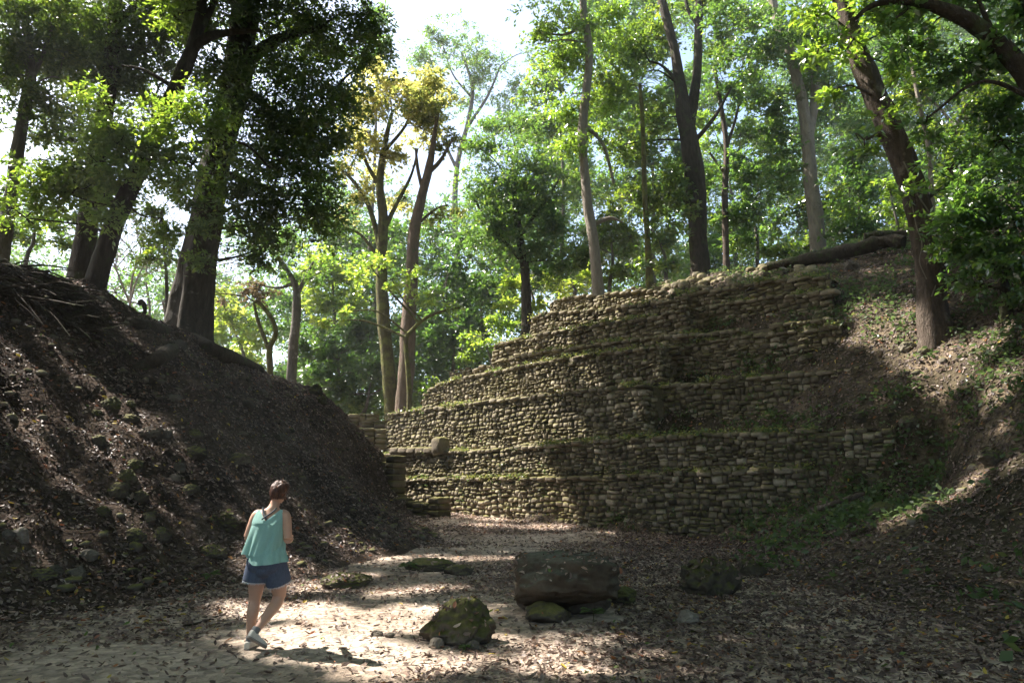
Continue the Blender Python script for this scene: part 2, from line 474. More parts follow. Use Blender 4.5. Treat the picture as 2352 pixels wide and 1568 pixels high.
def masonry(mb, path, ztop, zbot, hmin=.13, hmax=.27, wmin=.16, wmax=.52, batter=.07, seed=0, ragged=.10, gap=.008):
    """path: (u,n) polyline; ztop(u)->z; irregular coursed rubble, every stone a rounded block"""
    r = random.Random(seed)
    path = np.asarray(path, float)
    seg = np.linalg.norm(np.diff(path, axis=0), axis=1)
    cum = np.concatenate([[0], np.cumsum(seg)]); Ltot = cum[-1]
    def pos(s):
        s = min(max(s, 0), Ltot - 1e-6)
        k = min(int(np.searchsorted(cum, s, side='right')) - 1, len(seg) - 1)
        t = (s - cum[k]) / seg[k]
        p = path[k] * (1 - t) + path[k + 1] * t
        d = (path[k + 1] - path[k]) / seg[k]
        return p, np.array([d[1], -d[0]])          # outward normal in (u,n): n negative side
    ni, nj = 7, 6
    gi = np.array([0, .06, .3, .5, .7, .94, 1.0]); gj = np.array([0, .08, .36, .64, .92, 1.0])
    GI, GJ = np.meshgrid(gi, gj, indexing='ij')
    prof = (1 - np.abs(2 * GI - 1) ** 9) * (1 - np.abs(2 * GJ - 1) ** 7)
    ii, jj = np.meshgrid(np.arange(ni - 1), np.arange(nj - 1), indexing='ij')
    a = (ii * nj + jj).ravel()
    Fs = np.stack([a, a + nj, a + nj + 1, a + 1], 1)
    zmax = max(ztop(pos(s)[0][0]) for s in np.linspace(0, Ltot, 60))
    z = zbot
    while z < zmax:
        ch = r.uniform(hmin, hmax)
        s = -r.uniform(0, .3)
        while s < Ltot:
            w = r.uniform(wmin, wmax) * r.choice([.8, 1, 1, 1.25])
            pm, _ = pos(s + w / 2)
            zt = ztop(pm[0]) + ragged * (vnoise(np.array([[pm[0] * 1.3, pm[1], seed]]), 3)[0])
            subs = [(0, w, z, ch)]
            if ch > .22 and r.random() < .62:
                fz = r.uniform(.36, .64); subs = [(0, w, z, ch * fz), (0, w, z + ch * fz, ch * (1 - fz))]
                if w > .3 and r.random() < .6:
                    fw = r.uniform(.35, .65); q_ = r.choice([0, 1]); a0 = subs.pop(q_)
                    subs += [(0, w * fw, a0[2], a0[3]), (w * fw, w * (1 - fw), a0[2], a0[3])]
            for os_, sw, zz, hh in subs:
                if zz + hh * .55 > zt: continue
                # the course wanders up and down along the wall
                wob = .07 * math.sin(pm[0] * .9 + seed) + .05 * math.sin(pm[0] * 2.3 + zz * 2)
                dz0, dz1 = r.uniform(-.02, .03), r.uniform(-.02, .04)
                rot = r.uniform(-.06, .06)
                su = s + os_ + gap + GI * (sw - 2 * gap); sz = zz + wob + gap * .7 + GJ * (hh - 1.4 * gap) + (GI - .5) * rot * sw + dz0 * (1 - GJ) + dz1 * GJ
                cq = (r.random(), r.random(), r.random(), r.random())
                cor = np.where(GI < .5, np.where(GJ < .5, cq[0], cq[1]), np.where(GJ < .5, cq[2], cq[3])) ** 1.6
                shr = 1 - .30 * cor * (np.abs(2 * GI - 1) ** 4 * np.abs(2 * GJ - 1) ** 4) - .03
                cu, cz = su.mean(), sz.mean()
                su = cu + (su - cu) * shr; sz = cz + (sz - cz) * shr
                prot = r.uniform(-.035, .04) + (.05 if r.random() < .06 else 0)
                dep = prof * r.uniform(.04, .09) + prot - .075 * (1 - np.minimum(1, prof * 3))
                dep = dep + (GI - .5) * r.uniform(-.06, .06) + (GJ - .5) * r.uniform(-.05, .05)
                V = np.empty((ni, nj, 3))
                for q in range(ni):
                    p, nn = pos(float(su[q].mean()))
                    for w_ in range(nj):
                        off = dep[q, w_] - batter * (sz[q, w_] - zbot)
                        pu = p + nn * off
                        V[q, w_] = UN(pu[0], pu[1], sz[q, w_])
                V = V.reshape(-1, 3)
                V = V + np.stack([.022 * vnoise(V * 5 + 50 * k_, 4) + .014 * vnoise(V * 13 + 50 * k_, 6) for k_ in range(3)], 1)
                mb.add(V, Fs, min(1, max(0, r.gauss(.5, .30))))
            s += w
        z += ch
    # dark rubble core right behind the stones
    ss = np.linspace(0, Ltot, max(3, int(Ltot / .4)))
    vv = []
    for s in ss:
        p, nn = pos(s)
        zt = ztop(p[0]) - .05
        for zz in (zbot, (zbot + zt) / 2, zt):
            pu = p + nn * (-.035 - batter * (zz - zbot))
            vv.append(UN(pu[0], pu[1], zz))
    m_ = len(ss); a = (np.arange(m_ - 1)[:, None] * 3 + np.arange(2)[None]).ravel()
    mb.add(vv, np.stack([a, a + 3, a + 4, a + 1], 1), 0.3)

WRZ = math.atan2(WD[1], WD[0])
def block_stone(mb, c, size, rz=0, seed=0, tint=.5, p=5.0):
    n = 7
    g = np.linspace(-1, 1, n)
    faces, verts, off = [], [], 0
    for ax in range(3):
        for sg in (-1, 1):
            A, B = np.meshgrid(g, g, indexing='ij')
            P = np.zeros((n, n, 3)); P[..., ax] = sg; P[..., (ax + 1) % 3] = A; P[..., (ax + 2) % 3] = B
            verts.append(P.reshape(-1, 3))
            i, j = np.meshgrid(np.arange(n - 1), np.arange(n - 1), indexing='ij')
            a = (i * n + j).ravel() + off
            q = np.stack([a, a + n, a + n + 1, a + 1], 1)
            faces.append(q if sg > 0 else q[:, ::-1]); off += n * n
    V = np.vstack(verts)
    nrm = (np.abs(V) ** p).sum(1) ** (1 / p)
    V = V / nrm[:, None]
    V *= (1 + .07 * fbm(V * 2.2 + seed * 3.1, 3, seed))[:, None]
    V = V * np.asarray(size) / 2
    cz, sz = math.cos(rz), math.sin(rz)
    V = np.stack([V[:, 0] * cz - V[:, 1] * sz, V[:, 0] * sz + V[:, 1] * cz, V[:, 2]], 1) + np.asarray(c)
    mb.add(V, np.vstack(faces), tint)

def arcpath(u0, n, u1, back=5.0, rad=.7, jog=None):
    P = [(u0, n + back), (u0, n + rad)]
    for k in range(1, 6):
        a_ = k / 6 * math.pi / 2
        P.append((u0 + rad - rad * math.cos(a_), n + rad - rad * math.sin(a_)))
    P.append((u0 + rad, n))
    if jog:
        ju, jn = jog
        P += [(ju - .01, n), (ju, n + jn)]
    P.append((u1, n + (jog[1] if jog else 0)))
    return P

def topfun(pts, n, jog=None):
    q = []
    for x, y in pts:
        r_ = wall_uz(x, y, n)
        if jog and r_[0] > jog[0]: r_ = wall_uz(x, y, n + jog[1])
        q.append(r_)
    q.sort()
    U = np.array([p[0] for p in q]); Z = np.array([p[1] for p in q])
    return lambda u: float(np.interp(u, U, Z))

tiers = [
 # n, back, u0, u1, jog, zbot, top line in the photo
 dict(n=0.0, u0=-3.0, u1=23.4, jog=None, zb=-.25, top=[(905, 1101), (1300, 1096), (1600, 1085), (1870, 1077), (2170, 1085)], hmin=.12, hmax=.28, wmax=.44, batter=.03),
 dict(n=0.16, u0=-3.0, u1=22.6, jog=None, zb=1.92, top=[(905, 1043), (1100, 1035), (1300, 1018), (1475, 1005), (1820, 990), (2000, 985), (2170, 990)], hmin=.10, hmax=.25, wmax=.38, batter=.04),
 dict(n=1.2, u0=-2.9, u1=21.2, jog=(14.1, .95), zb=3.0, top=[(879, 966), (893, 950), (1116, 921), (1301, 900), (1476, 882), (1700, 868), (1890, 852)], hmin=.10, hmax=.26, wmax=.38, batter=.05),
 dict(n=2.2, u0=-1.0, u1=20.4, jog=(14.2, 1.0), zb=5.0, top=[(962, 925), (987, 892), (1075, 863), (1301, 821), (1506, 797), (1620, 783), (1876, 754)], hmin=.10, hmax=.26, wmax=.37, batter=.05),
 dict(n=3.0, u0=2.1, u1=20.2, jog=(14.6, .25), zb=6.4, top=[(1078, 854), (1125, 833), (1257, 806), (1359, 791), (1500, 775), (1700, 757), (1861, 738)], hmin=.10, hmax=.24, wmax=.46, batter=.06),
 dict(n=3.8, u0=2.7, u1=19.8, jog=(14.5, .75), zb=7.2, top=[(1105, 812), (1122, 795), (1213, 773), (1388, 741), (1515, 727), (1568, 704), (1759, 681), (1891, 671)], hmin=.10, hmax=.24, wmax=.46, batter=.06),
 dict(n=4.8, u0=4.4, u1=19.6, jog=(13.9, .25), zb=8.1, top=[(1195, 745), (1242, 719), (1403, 707), (1540, 690), (1554, 675), (1759, 645), (1905, 634)], hmin=.10, hmax=.24, wmax=.44, batter=.08),
 dict(n=5.6, u0=5.0, u1=12.6, jog=None, zb=9.3, top=[(1233, 716), (1271, 689), (1330, 678), (1491, 664), (1530, 672)], hmin=.10, hmax=.24, wmax=.44, batter=.1),
]
ledges = MB()
for k, T in enumerate(tiers):
    tf = topfun(T['top'], T['n'], T['jog'])
    mb = MB()
    path = arcpath(T['u0'], T['n'], T['u1'], back=4.5, jog=T['jog'])
    masonry(mb, path, tf, T['zb'], T['hmin'], T['hmax'], .12, T['wmax'], T['batter'], seed=11 + k * 7)
    # flat mossy capping stones, many of them fallen
    u = T['u0'] + .5; rc = random.Random(500 + k)
    while u < min(T['u1'] - .3, 20.2):
        w = rc.uniform(.22, .62); hgt = rc.uniform(.08, .15)
        if rc.random() < .82:
            jo = T['jog'][1] if T['jog'] and u + w / 2 > T['jog'][0] else 0
            zc = tf(u + w / 2); nc = T['n'] + jo + T['batter'] * (zc - T['zb']) + .12
            block_stone(mb, UN(u + w / 2, nc + rc.uniform(-.04, .04), zc - .02 + rc.uniform(-.03, .03)), (w * 1.0, .56, hgt * 1.5), WRZ + rc.uniform(-.08, .08), rc.randint(0, 9999), rc.uniform(.3, .9), 4.0)
        u += w
    wall_v = np.concatenate(mb.V); wall_f = np.concatenate(mb.F4)
    mb.build('terrace_wall', STONE, temple, TB)
    TEMPLE_V.append(wall_v); TEMPLE_F.append(wall_f + _tn); _tn += len(TEMPLE_V[-1])
    # the soil and moss that tops each terrace, back to the next wall
    nn_ = tiers[k + 1]['n'] + .9 if k + 1 < len(tiers) else T['n'] + 2.5
    us = np.arange(T['u0'] + .1, T['u1'], .22)
    ws = np.linspace(0, 1, 7)
    vv = []
    for u in us:
        jo = T['jog'][1] if T['jog'] and u > T['jog'][0] else 0
        n0 = T['n'] + jo + T['batter'] * (tf(u) - T['zb']) + .02
        for w in ws:
            n_ = n0 + (max(nn_, n0 + .3) - n0) * w
            vv.append(UN(u, n_, tf(u) - .045 + .10 * w))
    vv = np.array(vv)
    vv[:, 2] += .05 * fbm(vv * 2.5, 3, 77)
    m_ = len(us); a = (np.arange(m_ - 1)[:, None] * 7 + np.arange(6)[None]).ravel()
    mbl = MB(); mbl.add(vv, np.stack([a, a + 7, a + 8, a + 1], 1), .5)
    mbl.build('terrace_ledge', LEDGE, temple, TB)
    TEMPLE_V.append(vv); TEMPLE_F.append(np.stack([a, a + 7, a + 8, a + 1], 1) + _tn); _tn += len(vv)
    T['tf'] = tf

# bench of slabs and a block left on the second ledge
mb = MB()
u_, z_ = wall_uz(1012, 1022, .1)
block_stone(mb, UN(u_, .1, z_), (.62, .7, .75), WRZ, 3, .5)
for x in (915, 935, 955, 975, 993):
    u_, z_ = wall_uz(x, 1033, .3)
    block_stone(mb, UN(u_, .25, z_ - .02), (.75, .6, .32), WRZ, x, .45)
mb.build('stone_bench', STONE, temple, TB)
# stub of wall standing behind the third terrace
mb = MB()
p = at(1051, 880, 38.5)
uu = (p[:2] - WO).dot(WD); nn2 = (p[:2] - WO).dot(WM)
zt = at(1051, 851, 38.5)[2]
masonry(mb, [(uu - .75, nn2 + 1.5), (uu - .75, nn2), (uu + 1.2, nn2)], lambda u: zt, zt - 2.2, .14, .26, .16, .45, .02, seed=91, ragged=.05)
mb.build('wall_stub', STONE, temple, TB)
# loose rubble of the collapsed crown
mb = MB()
for k in range(260):
    x = random.uniform(1330, 1890); y0 = np.interp(x, [1330, 1500, 1600, 1780, 1890], [676, 656, 632, 606, 620])
    y1 = np.interp(x, [1330, 1500, 1560, 1759, 1890], [680, 664, 676, 648, 634])
    h, n = cast(x, random.uniform(y0, max(y0 + 4, y1)))
    if h is None or h.y > 34 or h.z < 8: continue
    s = random.uniform(.12, .42)
    block_stone(mb, (h.x, h.y, h.z + s * .12), (s * 1.2, s, s * .75), random.uniform(0, 3), k, random.uniform(.3, 1), 3.0)
mb.build('crown_rubble', STONE, temple, TB)

# low steps beyond the far left corner
def low_wall(name, label, x0, x1, ytop, ybot, Y, seed):
    a_ = at(x0, ytop, Y); b_ = at(x1, ybot, Y - .4)
    base = ((a_[0] + b_[0]) / 2, Y, b_[2])
    r_ = thing(name, label, 'ruined wall', base)
    m_ = MB()
    x = a_[0]; rr = random.Random(seed)
    while x < b_[0]:
        w = rr.uniform(.35, .7); z = b_[2] - .3
        while z < a_[2] - .08:
            h = min(rr.uniform(.2, .34), a_[2] - z)
            block_stone(m_, (x + w / 2, Y + rr.uniform(-.05, .05), z + h / 2), (w, 1.0, h * 1.06), 0, rr.randint(0, 999), rr.uniform(.2, .8))
            z += h
        x += w
    m_.build('stone_courses', STONE, r_, base)
low_wall('low_wall', 'lowest block of the broken steps at the far left corner of the pyramid', 822, 884, 983, 1018, 37.0, 1)
low_wall('low_wall', 'middle block of the broken steps at the far left corner of the pyramid', 834, 880, 966, 982, 38.4, 2)
low_wall('low_wall', 'topmost thin block of the broken steps at the far left corner', 786, 842, 951, 966, 39.5, 3)

# retaining wall at the end of the left mound
def mound_wall(name, label, x0, x1, ytop, ybot, Y0, Y1, seed, depth=.9):
    a_ = at(x0, ytop, Y0); b_ = at(x1, ybot, Y1)
    base = ((a_[0] + b_[0]) / 2, (Y0 + Y1) / 2, b_[2]); r_ = thing(name, label, 'ruined wall', base)
    m_ = MB(); rr = random.Random(seed)
    d = np.array([b_[0] - a_[0], Y1 - Y0]); ln = np.linalg.norm(d); d /= ln; rz = math.atan2(d[1], d[0])
    s = 0
    while s < ln:
        w = rr.uniform(.3, .65); z = b_[2] - .35
        while z < a_[2] - .1:
            h = rr.uniform(.18, .32)
            block_stone(m_, (a_[0] + d[0] * (s + w / 2), Y0 + d[1] * (s + w / 2) + rr.uniform(-.06, .06), z + h / 2), (w * 1.02, depth, h * 1.05), rz, rr.randint(0, 999), rr.uniform(.0, .5))
            z += h
        s += w
    m_.build('stone_courses', STONE, r_, base)
mound_wall('retaining_wall', 'low dark stone wall at the foot of the left mound beside the passage', 915, 1014, 1148, 1200, 30.8, 29.2, 5)
mound_wall('retaining_wall', 'upright dark masonry face closing the end of the left mound', 848, 902, 1058, 1152, 32.2, 31.2, 8)

allV2 = np.vstack([allV] + TEMPLE_V); allF2 = np.vstack([allF] + [f + len(allV) for f in TEMPLE_F])
SBVH = BVHTree.FromPolygons(allV2.tolist(), allF2.tolist())
def scast(x, y):
    return SBVH.ray_cast(Vector((0, 0, CAMZ)), Vector(ray(x, y)).normalized())[0]

# ------------------------------------------------------------------ gaps cut into the canopy to let sun reach chosen spots
FLECKS = [(560,1395,.55),(660,1400,.7),(760,1415,.7),(860,1430,.7),(640,1470,.7),(740,1480,.7),(850,1500,.75),(960,1530,.6),(1080,1520,.5),(1150,1470,.35),(960,1400,.4),(1010,1440,.4),
 (900,1360,.45),(790,1350,.3),(1180,1520,.35),(600,1465,.3),(880,1555,.45),(620,1250,.45),(600,1180,.3),(1050,1350,.3),
 (1090,1185,1.1),(1180,1192,1.0),(1270,1208,.8),(1400,1222,.5),(1520,1233,.35),
 (930,1000,1.5),(1000,960,1.5),(1100,1000,1.5),(1000,1070,1.5),(1080,1120,1.4),(950,1110,1.5),(1150,1150,1.2),(1200,960,1.3),(1290,980,.7),(1230,1060,.8),(1180,1090,.9),(1300,1140,.4),
 (1050,900,1.4),(1150,880,1.4),(1250,850,1.1),(1200,790,1.3),(1300,740,1.2),(1350,700,1.2),(1450,690,1.0),(1500,670,1.0),(1560,652,1.0),(1650,640,1.1),(1740,625,1.0),(1300,790,.8),(1350,850,.6),(1400,730,.8),
 (1350,1000,.35),(1420,950,.3),(1380,1060,.3),(1450,1030,.25),(1400,1130,.25),(1465,940,.3),(1460,900,.25),(1500,840,.3),(1540,1080,.2),(1660,940,.2),(1580,1160,.2),(1700,1160,.2),(1620,740,.25),(1700,800,.2),(1640,850,.2),(1510,850,.3),(1760,950,.3),(1770,900,.2),(1630,1120,.3),(1750,1110,.3),(1560,1050,.25),(1850,745,.35),(1860,800,.3),(1700,1000,.3),
 (2000,700,.4),(2070,735,.75),(2000,765,.7),(2100,800,.6),(2140,830,.55),(2240,790,.5),(2200,860,.45),(2310,900,.4),(1950,780,.45),(2050,780,.6),(2250,860,.4),(2080,1190,.35),(2140,1160,.35),(2240,1120,.3),(2330,1060,.3),(2300,980,.3),(2060,1130,.25),(1950,860,.22),(2020,920,.27),(2060,1000,.22),(1960,930,.18),(2130,900,.35),(2100,1060,.18),(2180,980,.22),(1900,1080,.15),(1990,1040,.18),(2010,620,.3),(2080,620,.3),(2030,740,1.0),(2100,790,1.0),(2180,830,.9),(2270,790,.8),(2300,880,.7),(2080,1180,.55),(2160,1150,.5),(2240,1100,.4),(1980,700,.6),
 (60,1000,.4),(120,1080,.35),(270,1180,.3),(330,1230,.25),(430,1150,.25),(450,1250,.2),(550,1200,.2),(200,900,.5),(280,960,.5),(620,1300,.5),(700,1350,.5),(830,1320,.4),(1000,1350,.4),(1130,1205,.8),(1220,1212,.7),(1100,1400,.35),(1240,1480,.35),(1300,1530,.4),
 (250,900,.4),(300,930,.35),(330,990,.35),(150,850,.45),(50,840,.45),(200,1000,.35),(270,1050,.45),(230,1100,.25),(300,1110,.3),(350,1160,.25),(180,1130,.2),(50,1210,.3),(150,1230,.25),(420,1040,.25),(100,960,.3),(30,900,.3),(560,1300,.25),(700,1300,.35),
 (950,1210,.4),(240,1270,.25),(60,640,.4),(390,980,.25),(320,1070,.25),(120,800,.3),(1850,1440,.2),(1700,1470,.25),(1500,1500,.2),(1380,1470,.3),(1600,1540,.2),(2150,1300,.18),(2320,1330,.2),(1300,1500,.3),(620,1330,.35)]
FP, FR = [], []
for x, y, r_ in FLECKS:
    h = scast(x, y)
    if h is not None: FP.append(h[:]); FR.append(r_)
NGF = len(FP)
for x, y, Y, r_ in [(300,300,22,2.2),(225,380,22,2.),(140,440,22,2.),(420,260,21.7,1.6),(200,250,22,1.2),(470,300,21.5,1.3),(300,440,22,1.2),(180,60,24,1.2),(640,430,26,1.8),(720,470,26,1.4),(700,300,26.5,1.2),(580,520,26,1.2),(800,200,27.5,1.5),
                    (2300,350,16.8,1.1),(2260,480,16.5,1.0),(2330,560,16.2,.8),(1960,60,18,1.2),(30,480,24,1.5),(90,560,28,1.5),(350,560,28,1.2)]:
    FP.append(tuple(at(x, y, Y))); FR.append(r_)
FP = np.array(FP); FR = np.array(FR)
def sunlit_gap(P, scale=1.25, crowns=True):
    """True for leaves that would stand in one of the sun shafts"""
    bad = np.zeros(len(P), bool)
    wob = .92 + .22 * fbm(P * .9, 3, 77) + rng.uniform(-.22, .22, len(P))
    for f, r_ in list(zip(FP, FR))[:None if crowns else NGF]:
        d = P - f
        s = d @ L
        q = np.linalg.norm(d - s[:, None] * L, axis=1)
        bad |= (q < r_ * scale * wob) & (s > .6)
    return bad

# ------------------------------------------------------------------ foliage
def leaf_quads(C, length, width, up_bias=1.0, droop=.35, dirs=None):
    n = len(C)
    N = rng.normal(size=(n, 3)) * .75 + np.array([0, 0, up_bias]); N /= np.linalg.norm(N, axis=1)[:, None]
    D = rng.normal(size=(n, 3)) if dirs is None else dirs + rng.normal(size=(n, 3)) * .45
    D[:, 2] -= droop
    D -= N * (D * N).sum(1)[:, None]; D /= np.linalg.norm(D, axis=1)[:, None] + 1e-9
    S = np.cross(N, D)
    l = length * rng.uniform(.5, 1.45, n)[:, None]; w = l * width
    bend = N * l * rng.uniform(-.12, .05, n)[:, None]
    a = C; b = C + D * l * .45 + S * w * .5; c = C + D * l + bend; d = C + D * l * .45 - S * w * .5
    V = np.stack([a, b, c, d], 1).reshape(-1, 3)
    Fq = np.arange(4 * n).reshape(n, 4)
    return V, Fq

def clump_points(c, rad, n, per=46, sig=.42, shell=.5):
    """n leaves gathered in clumps inside an ellipsoid, denser toward its skin, with gaps between"""
    c = np.asarray(c, float); rad = np.asarray(rad, float)
    k = max(2, int(n / per)); m = max(3, k // 6)
    d = rng.normal(size=(m, 3)); d /= np.linalg.norm(d, axis=1)[:, None]
    lob = d * (rng.uniform(0, 1, m) ** .45)[:, None] * .92 * rad
    ls = rng.uniform(.16, .42, m)
    li = rng.integers(0, m, k)
    K = c + lob[li] + rng.normal(size=(k, 3)) * ls[li][:, None] * rad * np.array([1, 1, .72])
    sg = sig * rng.uniform(.5, 1.3, k)
    idx = rng.integers(0, k, n)
    NT = 7
    td = rng.normal(size=(k, NT, 3)) * np.array([1, 1, .55]); td /= np.linalg.norm(td, axis=2)[:, :, None]
    tl = sg[:, None] * rng.uniform(1.0, 2.6, (k, NT))
    ti = rng.integers(0, NT, n); t = rng.uniform(.12, 1, n) ** .8
    o = td[idx, ti]; off = o * (t * tl[idx, ti])[:, None]
    off[:, 2] -= .22 * t * t * tl[idx, ti]
    P = K[idx] + off + rng.normal(size=(n, 3)) * .055 * (sig / .35)
    ct = rng.uniform(-.16, .16, k)[idx]
    return P, o, ct, K

class Crown:
    def __init__(s): s.V, s.T, s.K = [], [], []
    def blob(s, c, rad, L_, cover=2.0, width=.46, sig=None, tint=.42, gaps=True, per=46, droop=.35, up=1.0):
        rad = np.asarray(rad, float)
        A = math.pi * math.sqrt(rad[0] * rad[1]) * rad[2]
        n = int(cover * A / (.115 * L_ * L_ * (width / .46)))
        n = max(n, 30)
        P, o, ct, K = clump_points(c, rad, n, per, sig or min(.5, .2 + .1 * rad.min()))
        if gaps:
            k = ~sunlit_gap(P, .6, False); P, o, ct = P[k], o[k], ct[k]
        V, _ = leaf_quads(P, L_, width, up, droop, o)
        t = np.clip(tint + ct + rng.normal(0, .16, len(P)), 0, 1)
        s.V.append(V); s.T.append(np.repeat(t, 4)); s.K.append(K)
    def points(s, P, L_, width=.46, tint=.4, droop=.35):
        V, _ = leaf_quads(P, L_, width, 1.0, droop)
        t = np.clip(tint + rng.normal(0, .16, len(P)), 0, 1)
        s.V.append(V); s.T.append(np.repeat(t, 4))
    def build(s, name, mat, parent, origin):
        V = np.concatenate(s.V) - np.asarray(origin)
        return obj(name, mesh(name, V, np.arange(len(V)).reshape(-1, 4), np.concatenate(s.T), False), mat, parent)

def tree(name, label, Y, trunk, limbs=(), blobs=(), bark='dark', leaf='mid', L_=None, cover=2.0, group=None, cat='tree', sides=12, rough=.1,
         flare=1.5, twigs=3, gaps=True, tint=.42, depth=.8, lobes=None, extra=None, down=1.2, droop=.35):
    """trunk/limbs: (x, y, width) measured on the photo, with an optional depth offset in metres; blobs: (x, y, rx, ry, depth offset[, cover])"""
    k = mpp(Y); L_ = L_ or max(.17, .0066 * Y)
    def P3(q): return at(q[0], q[1], Y + (q[3] if len(q) > 3 else 0))
    tp = [P3(q) for q in trunk]; tr = [q[2] * k / 2 for q in trunk]
    b = tp[0].copy()
    root = thing(name, label, cat, tuple(b), group)
    m_ = MB()
    P = [b - np.array([0, 0, down])] + tp; rad = [tr[0] * flare] + tr
    C = tube(m_, P, rad, sides, 6, rough, seed=len(COL.objects), lobes=lobes)
    pts = [C]
    for lb in limbs:
        lp = [P3(q) for q in lb]; lr = [q[2] * k / 2 for q in lb]
        pts.append(tube(m_, lp, lr, max(6, sides - 4), 5, rough, seed=len(m_.V)))
    allp = np.vstack(pts)
    cr = Crown()
    for bl in blobs:
        x, y, rx, ry, dY = bl[:5]; cv = bl[5] if len(bl) > 5 else cover
        c = at(x, y, Y + dY)
        cr.blob(c, (rx * k, max(.5, rx * k * depth), ry * k), L_, cv, gaps=gaps, tint=tint, droop=droop)
        K = cr.K[-1]
        # limbs reaching from the nearest wood into the blob, then twigs to some of its clumps
        below = allp[allp[:, 2] < c[2] + .5]
        src = below if len(below) else allp
        j = np.argmin(np.linalg.norm(src - c, axis=1) + .3 * np.maximum(0, src[:, 2] - c[2]))
        s0 = src[j]; dl = np.linalg.norm(c - s0)
        if dl > .4:
            mid = (s0 + c) / 2 + rng.normal(size=3) * dl * .1 + np.array([0, 0, dl * .06])
            r0 = min(.02 + dl * .014, tr[-1] * 1.2 + .02)
            tube(m_, [s0, mid, c], [r0, r0 * .7, r0 * .4], 6, 5, .08, seed=j)
        for q in range(min(twigs, len(K))):
            e = K[rng.integers(0, len(K))]
            md = (c + e) / 2 + rng.normal(size=3) * .15
            tube(m_, [c, md, e], [.025, .016, .006], 5, 3, 0, cap=False)
    m_.build('trunk', BARK[bark], root, b)
    if cr.V: cr.build('crown', LEAF[leaf], root, b)
    if extra: extra(root, b)
    return root

# ------------------------------------------------------------------ trees measured from the photo
def butt(t, a):                   # buttress flanges and flutes of the big tree
    k = np.clip(1 - t * 1.9, 0, 1) ** 1.6
    return 1 + .34 * k * np.cos(3 * a + .6) + .12 * np.cos(5 * a + 2.) * (1 - .6 * t) + .05 * np.cos(9 * a)
def mild(t, a):
    return 1 + .10 * np.cos(3 * a + 4 * t) + .05 * np.cos(7 * a - 3 * t)

def roots4(root, b):
    for P, r in (([(440,792,27),(480,806,26.3),(540,826,26.4),(600,852,27.2),(622,890,27.6)], [.45,.34,.26,.17,.07]),
                 ([(420,790,26.6),(380,815,25.6),(335,838,24.6),(300,846,23.8)], [.36,.24,.16,.06]),
                 ([(395,770,26.5),(340,752,25),(280,735,23.8)], [.3,.2,.08])):
        m_ = MB()
        Q = []
        for x, y, Y in P:
            h, _ = cast(x, y)
            q = at(x, y, Y) if h is None else np.array(h[:])
            Q.append(q + np.array([0, 0, .02]))
        Q[0] = b + np.array([0, 0, .15])
        tube(m_, Q, r, 10, 6, .12, seed=4)
        m_.build('root', BARK['dark'], root, b)

tree('pale_leaning_tree', 'slim pale tree leaning right at the far left edge above the mound', 24,
     [(2,600,38),(12,520,33),(24,460,30),(40,345,28),(60,230,26),(72,165,22),(60,60,16),(40,-70,12)],
     [[(72,170,20),(50,120,12),(25,70,9)],[(70,190,14),(100,120,10),(120,60,7)]],
     [(95,225,85,75,0,1.7),(60,70,110,85,0,1.9),(150,120,70,60,.5,1.5),(20,440,50,70,.5,.8),(20,190,60,60,.3,1.4),(140,30,80,60,.3,1.7),(60,150,80,70,.5,2.),(110,300,60,70,.4,1.6),(40,30,80,50,-.5,2.),(10,120,60,60,-.5,1.8),(170,210,60,50,.4,1.2),(-20,300,50,60,.3,1.)], 'grey', 'dark', tint=.5)
tree('straight_forest_tree', 'straight dark trunk standing between the left edge tree and the leaning tree', 26,
     [(182,650,56),(205,480,46),(228,330,42),(250,180,38),(262,60,34),(270,-100,28)], [[(262,70,22),(310,10,16),(360,-60,10)]],
     [(215,140,120,120,0,2.2),(330,60,120,90,0,2.2),(140,20,110,70,0,2.),(205,330,70,60,.8,1.2),(290,190,80,80,.6,2.0),(370,20,90,70,.8,1.8),(170,260,70,60,.8,1.3),(330,300,60,60,1,1.3),(310,110,80,80,.8,2.2),(230,60,90,80,1,2.2),(410,130,70,80,1.2,2.),(170,140,70,80,.8,1.8),(200,420,60,60,.9,1.2)], 'dark', 'dark', lobes=mild, tint=.42)
tree('forked_leaning_tree', 'mossy tree leaning right with a fork near the top, left of the buttressed giant', 22.5,
     [(205,700,58),(222,640,50),(237,590,47),(270,490,44),(312,400,40),(370,270,38),(420,160,36),(446,95,32),(462,20,26),(470,-80,20)],
     [[(432,125,30),(470,88,24),(525,74,18),(600,70,8)],[(448,90,22),(470,50,18),(500,-10,14)],
      [(330,375,16),(400,340,12),(470,325,9),(560,330,7),(620,385,5)],[(310,400,10),(250,370,7),(200,395,4)],[(400,200,14),(330,160,8),(280,150,5)]],
     [(300,300,120,80,-.5,2.0),(225,380,110,70,-.6,1.8),(420,250,85,70,-.8,2.0),(140,440,100,80,-.3,1.5),(300,440,75,65,.6,1.4),(480,300,70,60,-.8,1.8),
      (400,40,90,70,.5,1.6),(60,500,70,60,0,1.2),(350,370,90,70,-.8,2.),(270,330,80,60,-1,2.),(440,380,60,60,-.9,1.6),(180,430,80,70,-.6,1.8),(90,420,70,60,-.4,1.5),(250,500,60,60,-.5,1.4),(200,240,70,50,-.8,1.3),(370,500,50,70,1.5,1.2)], 'dark', 'bright', lobes=mild, twigs=5, tint=.45)
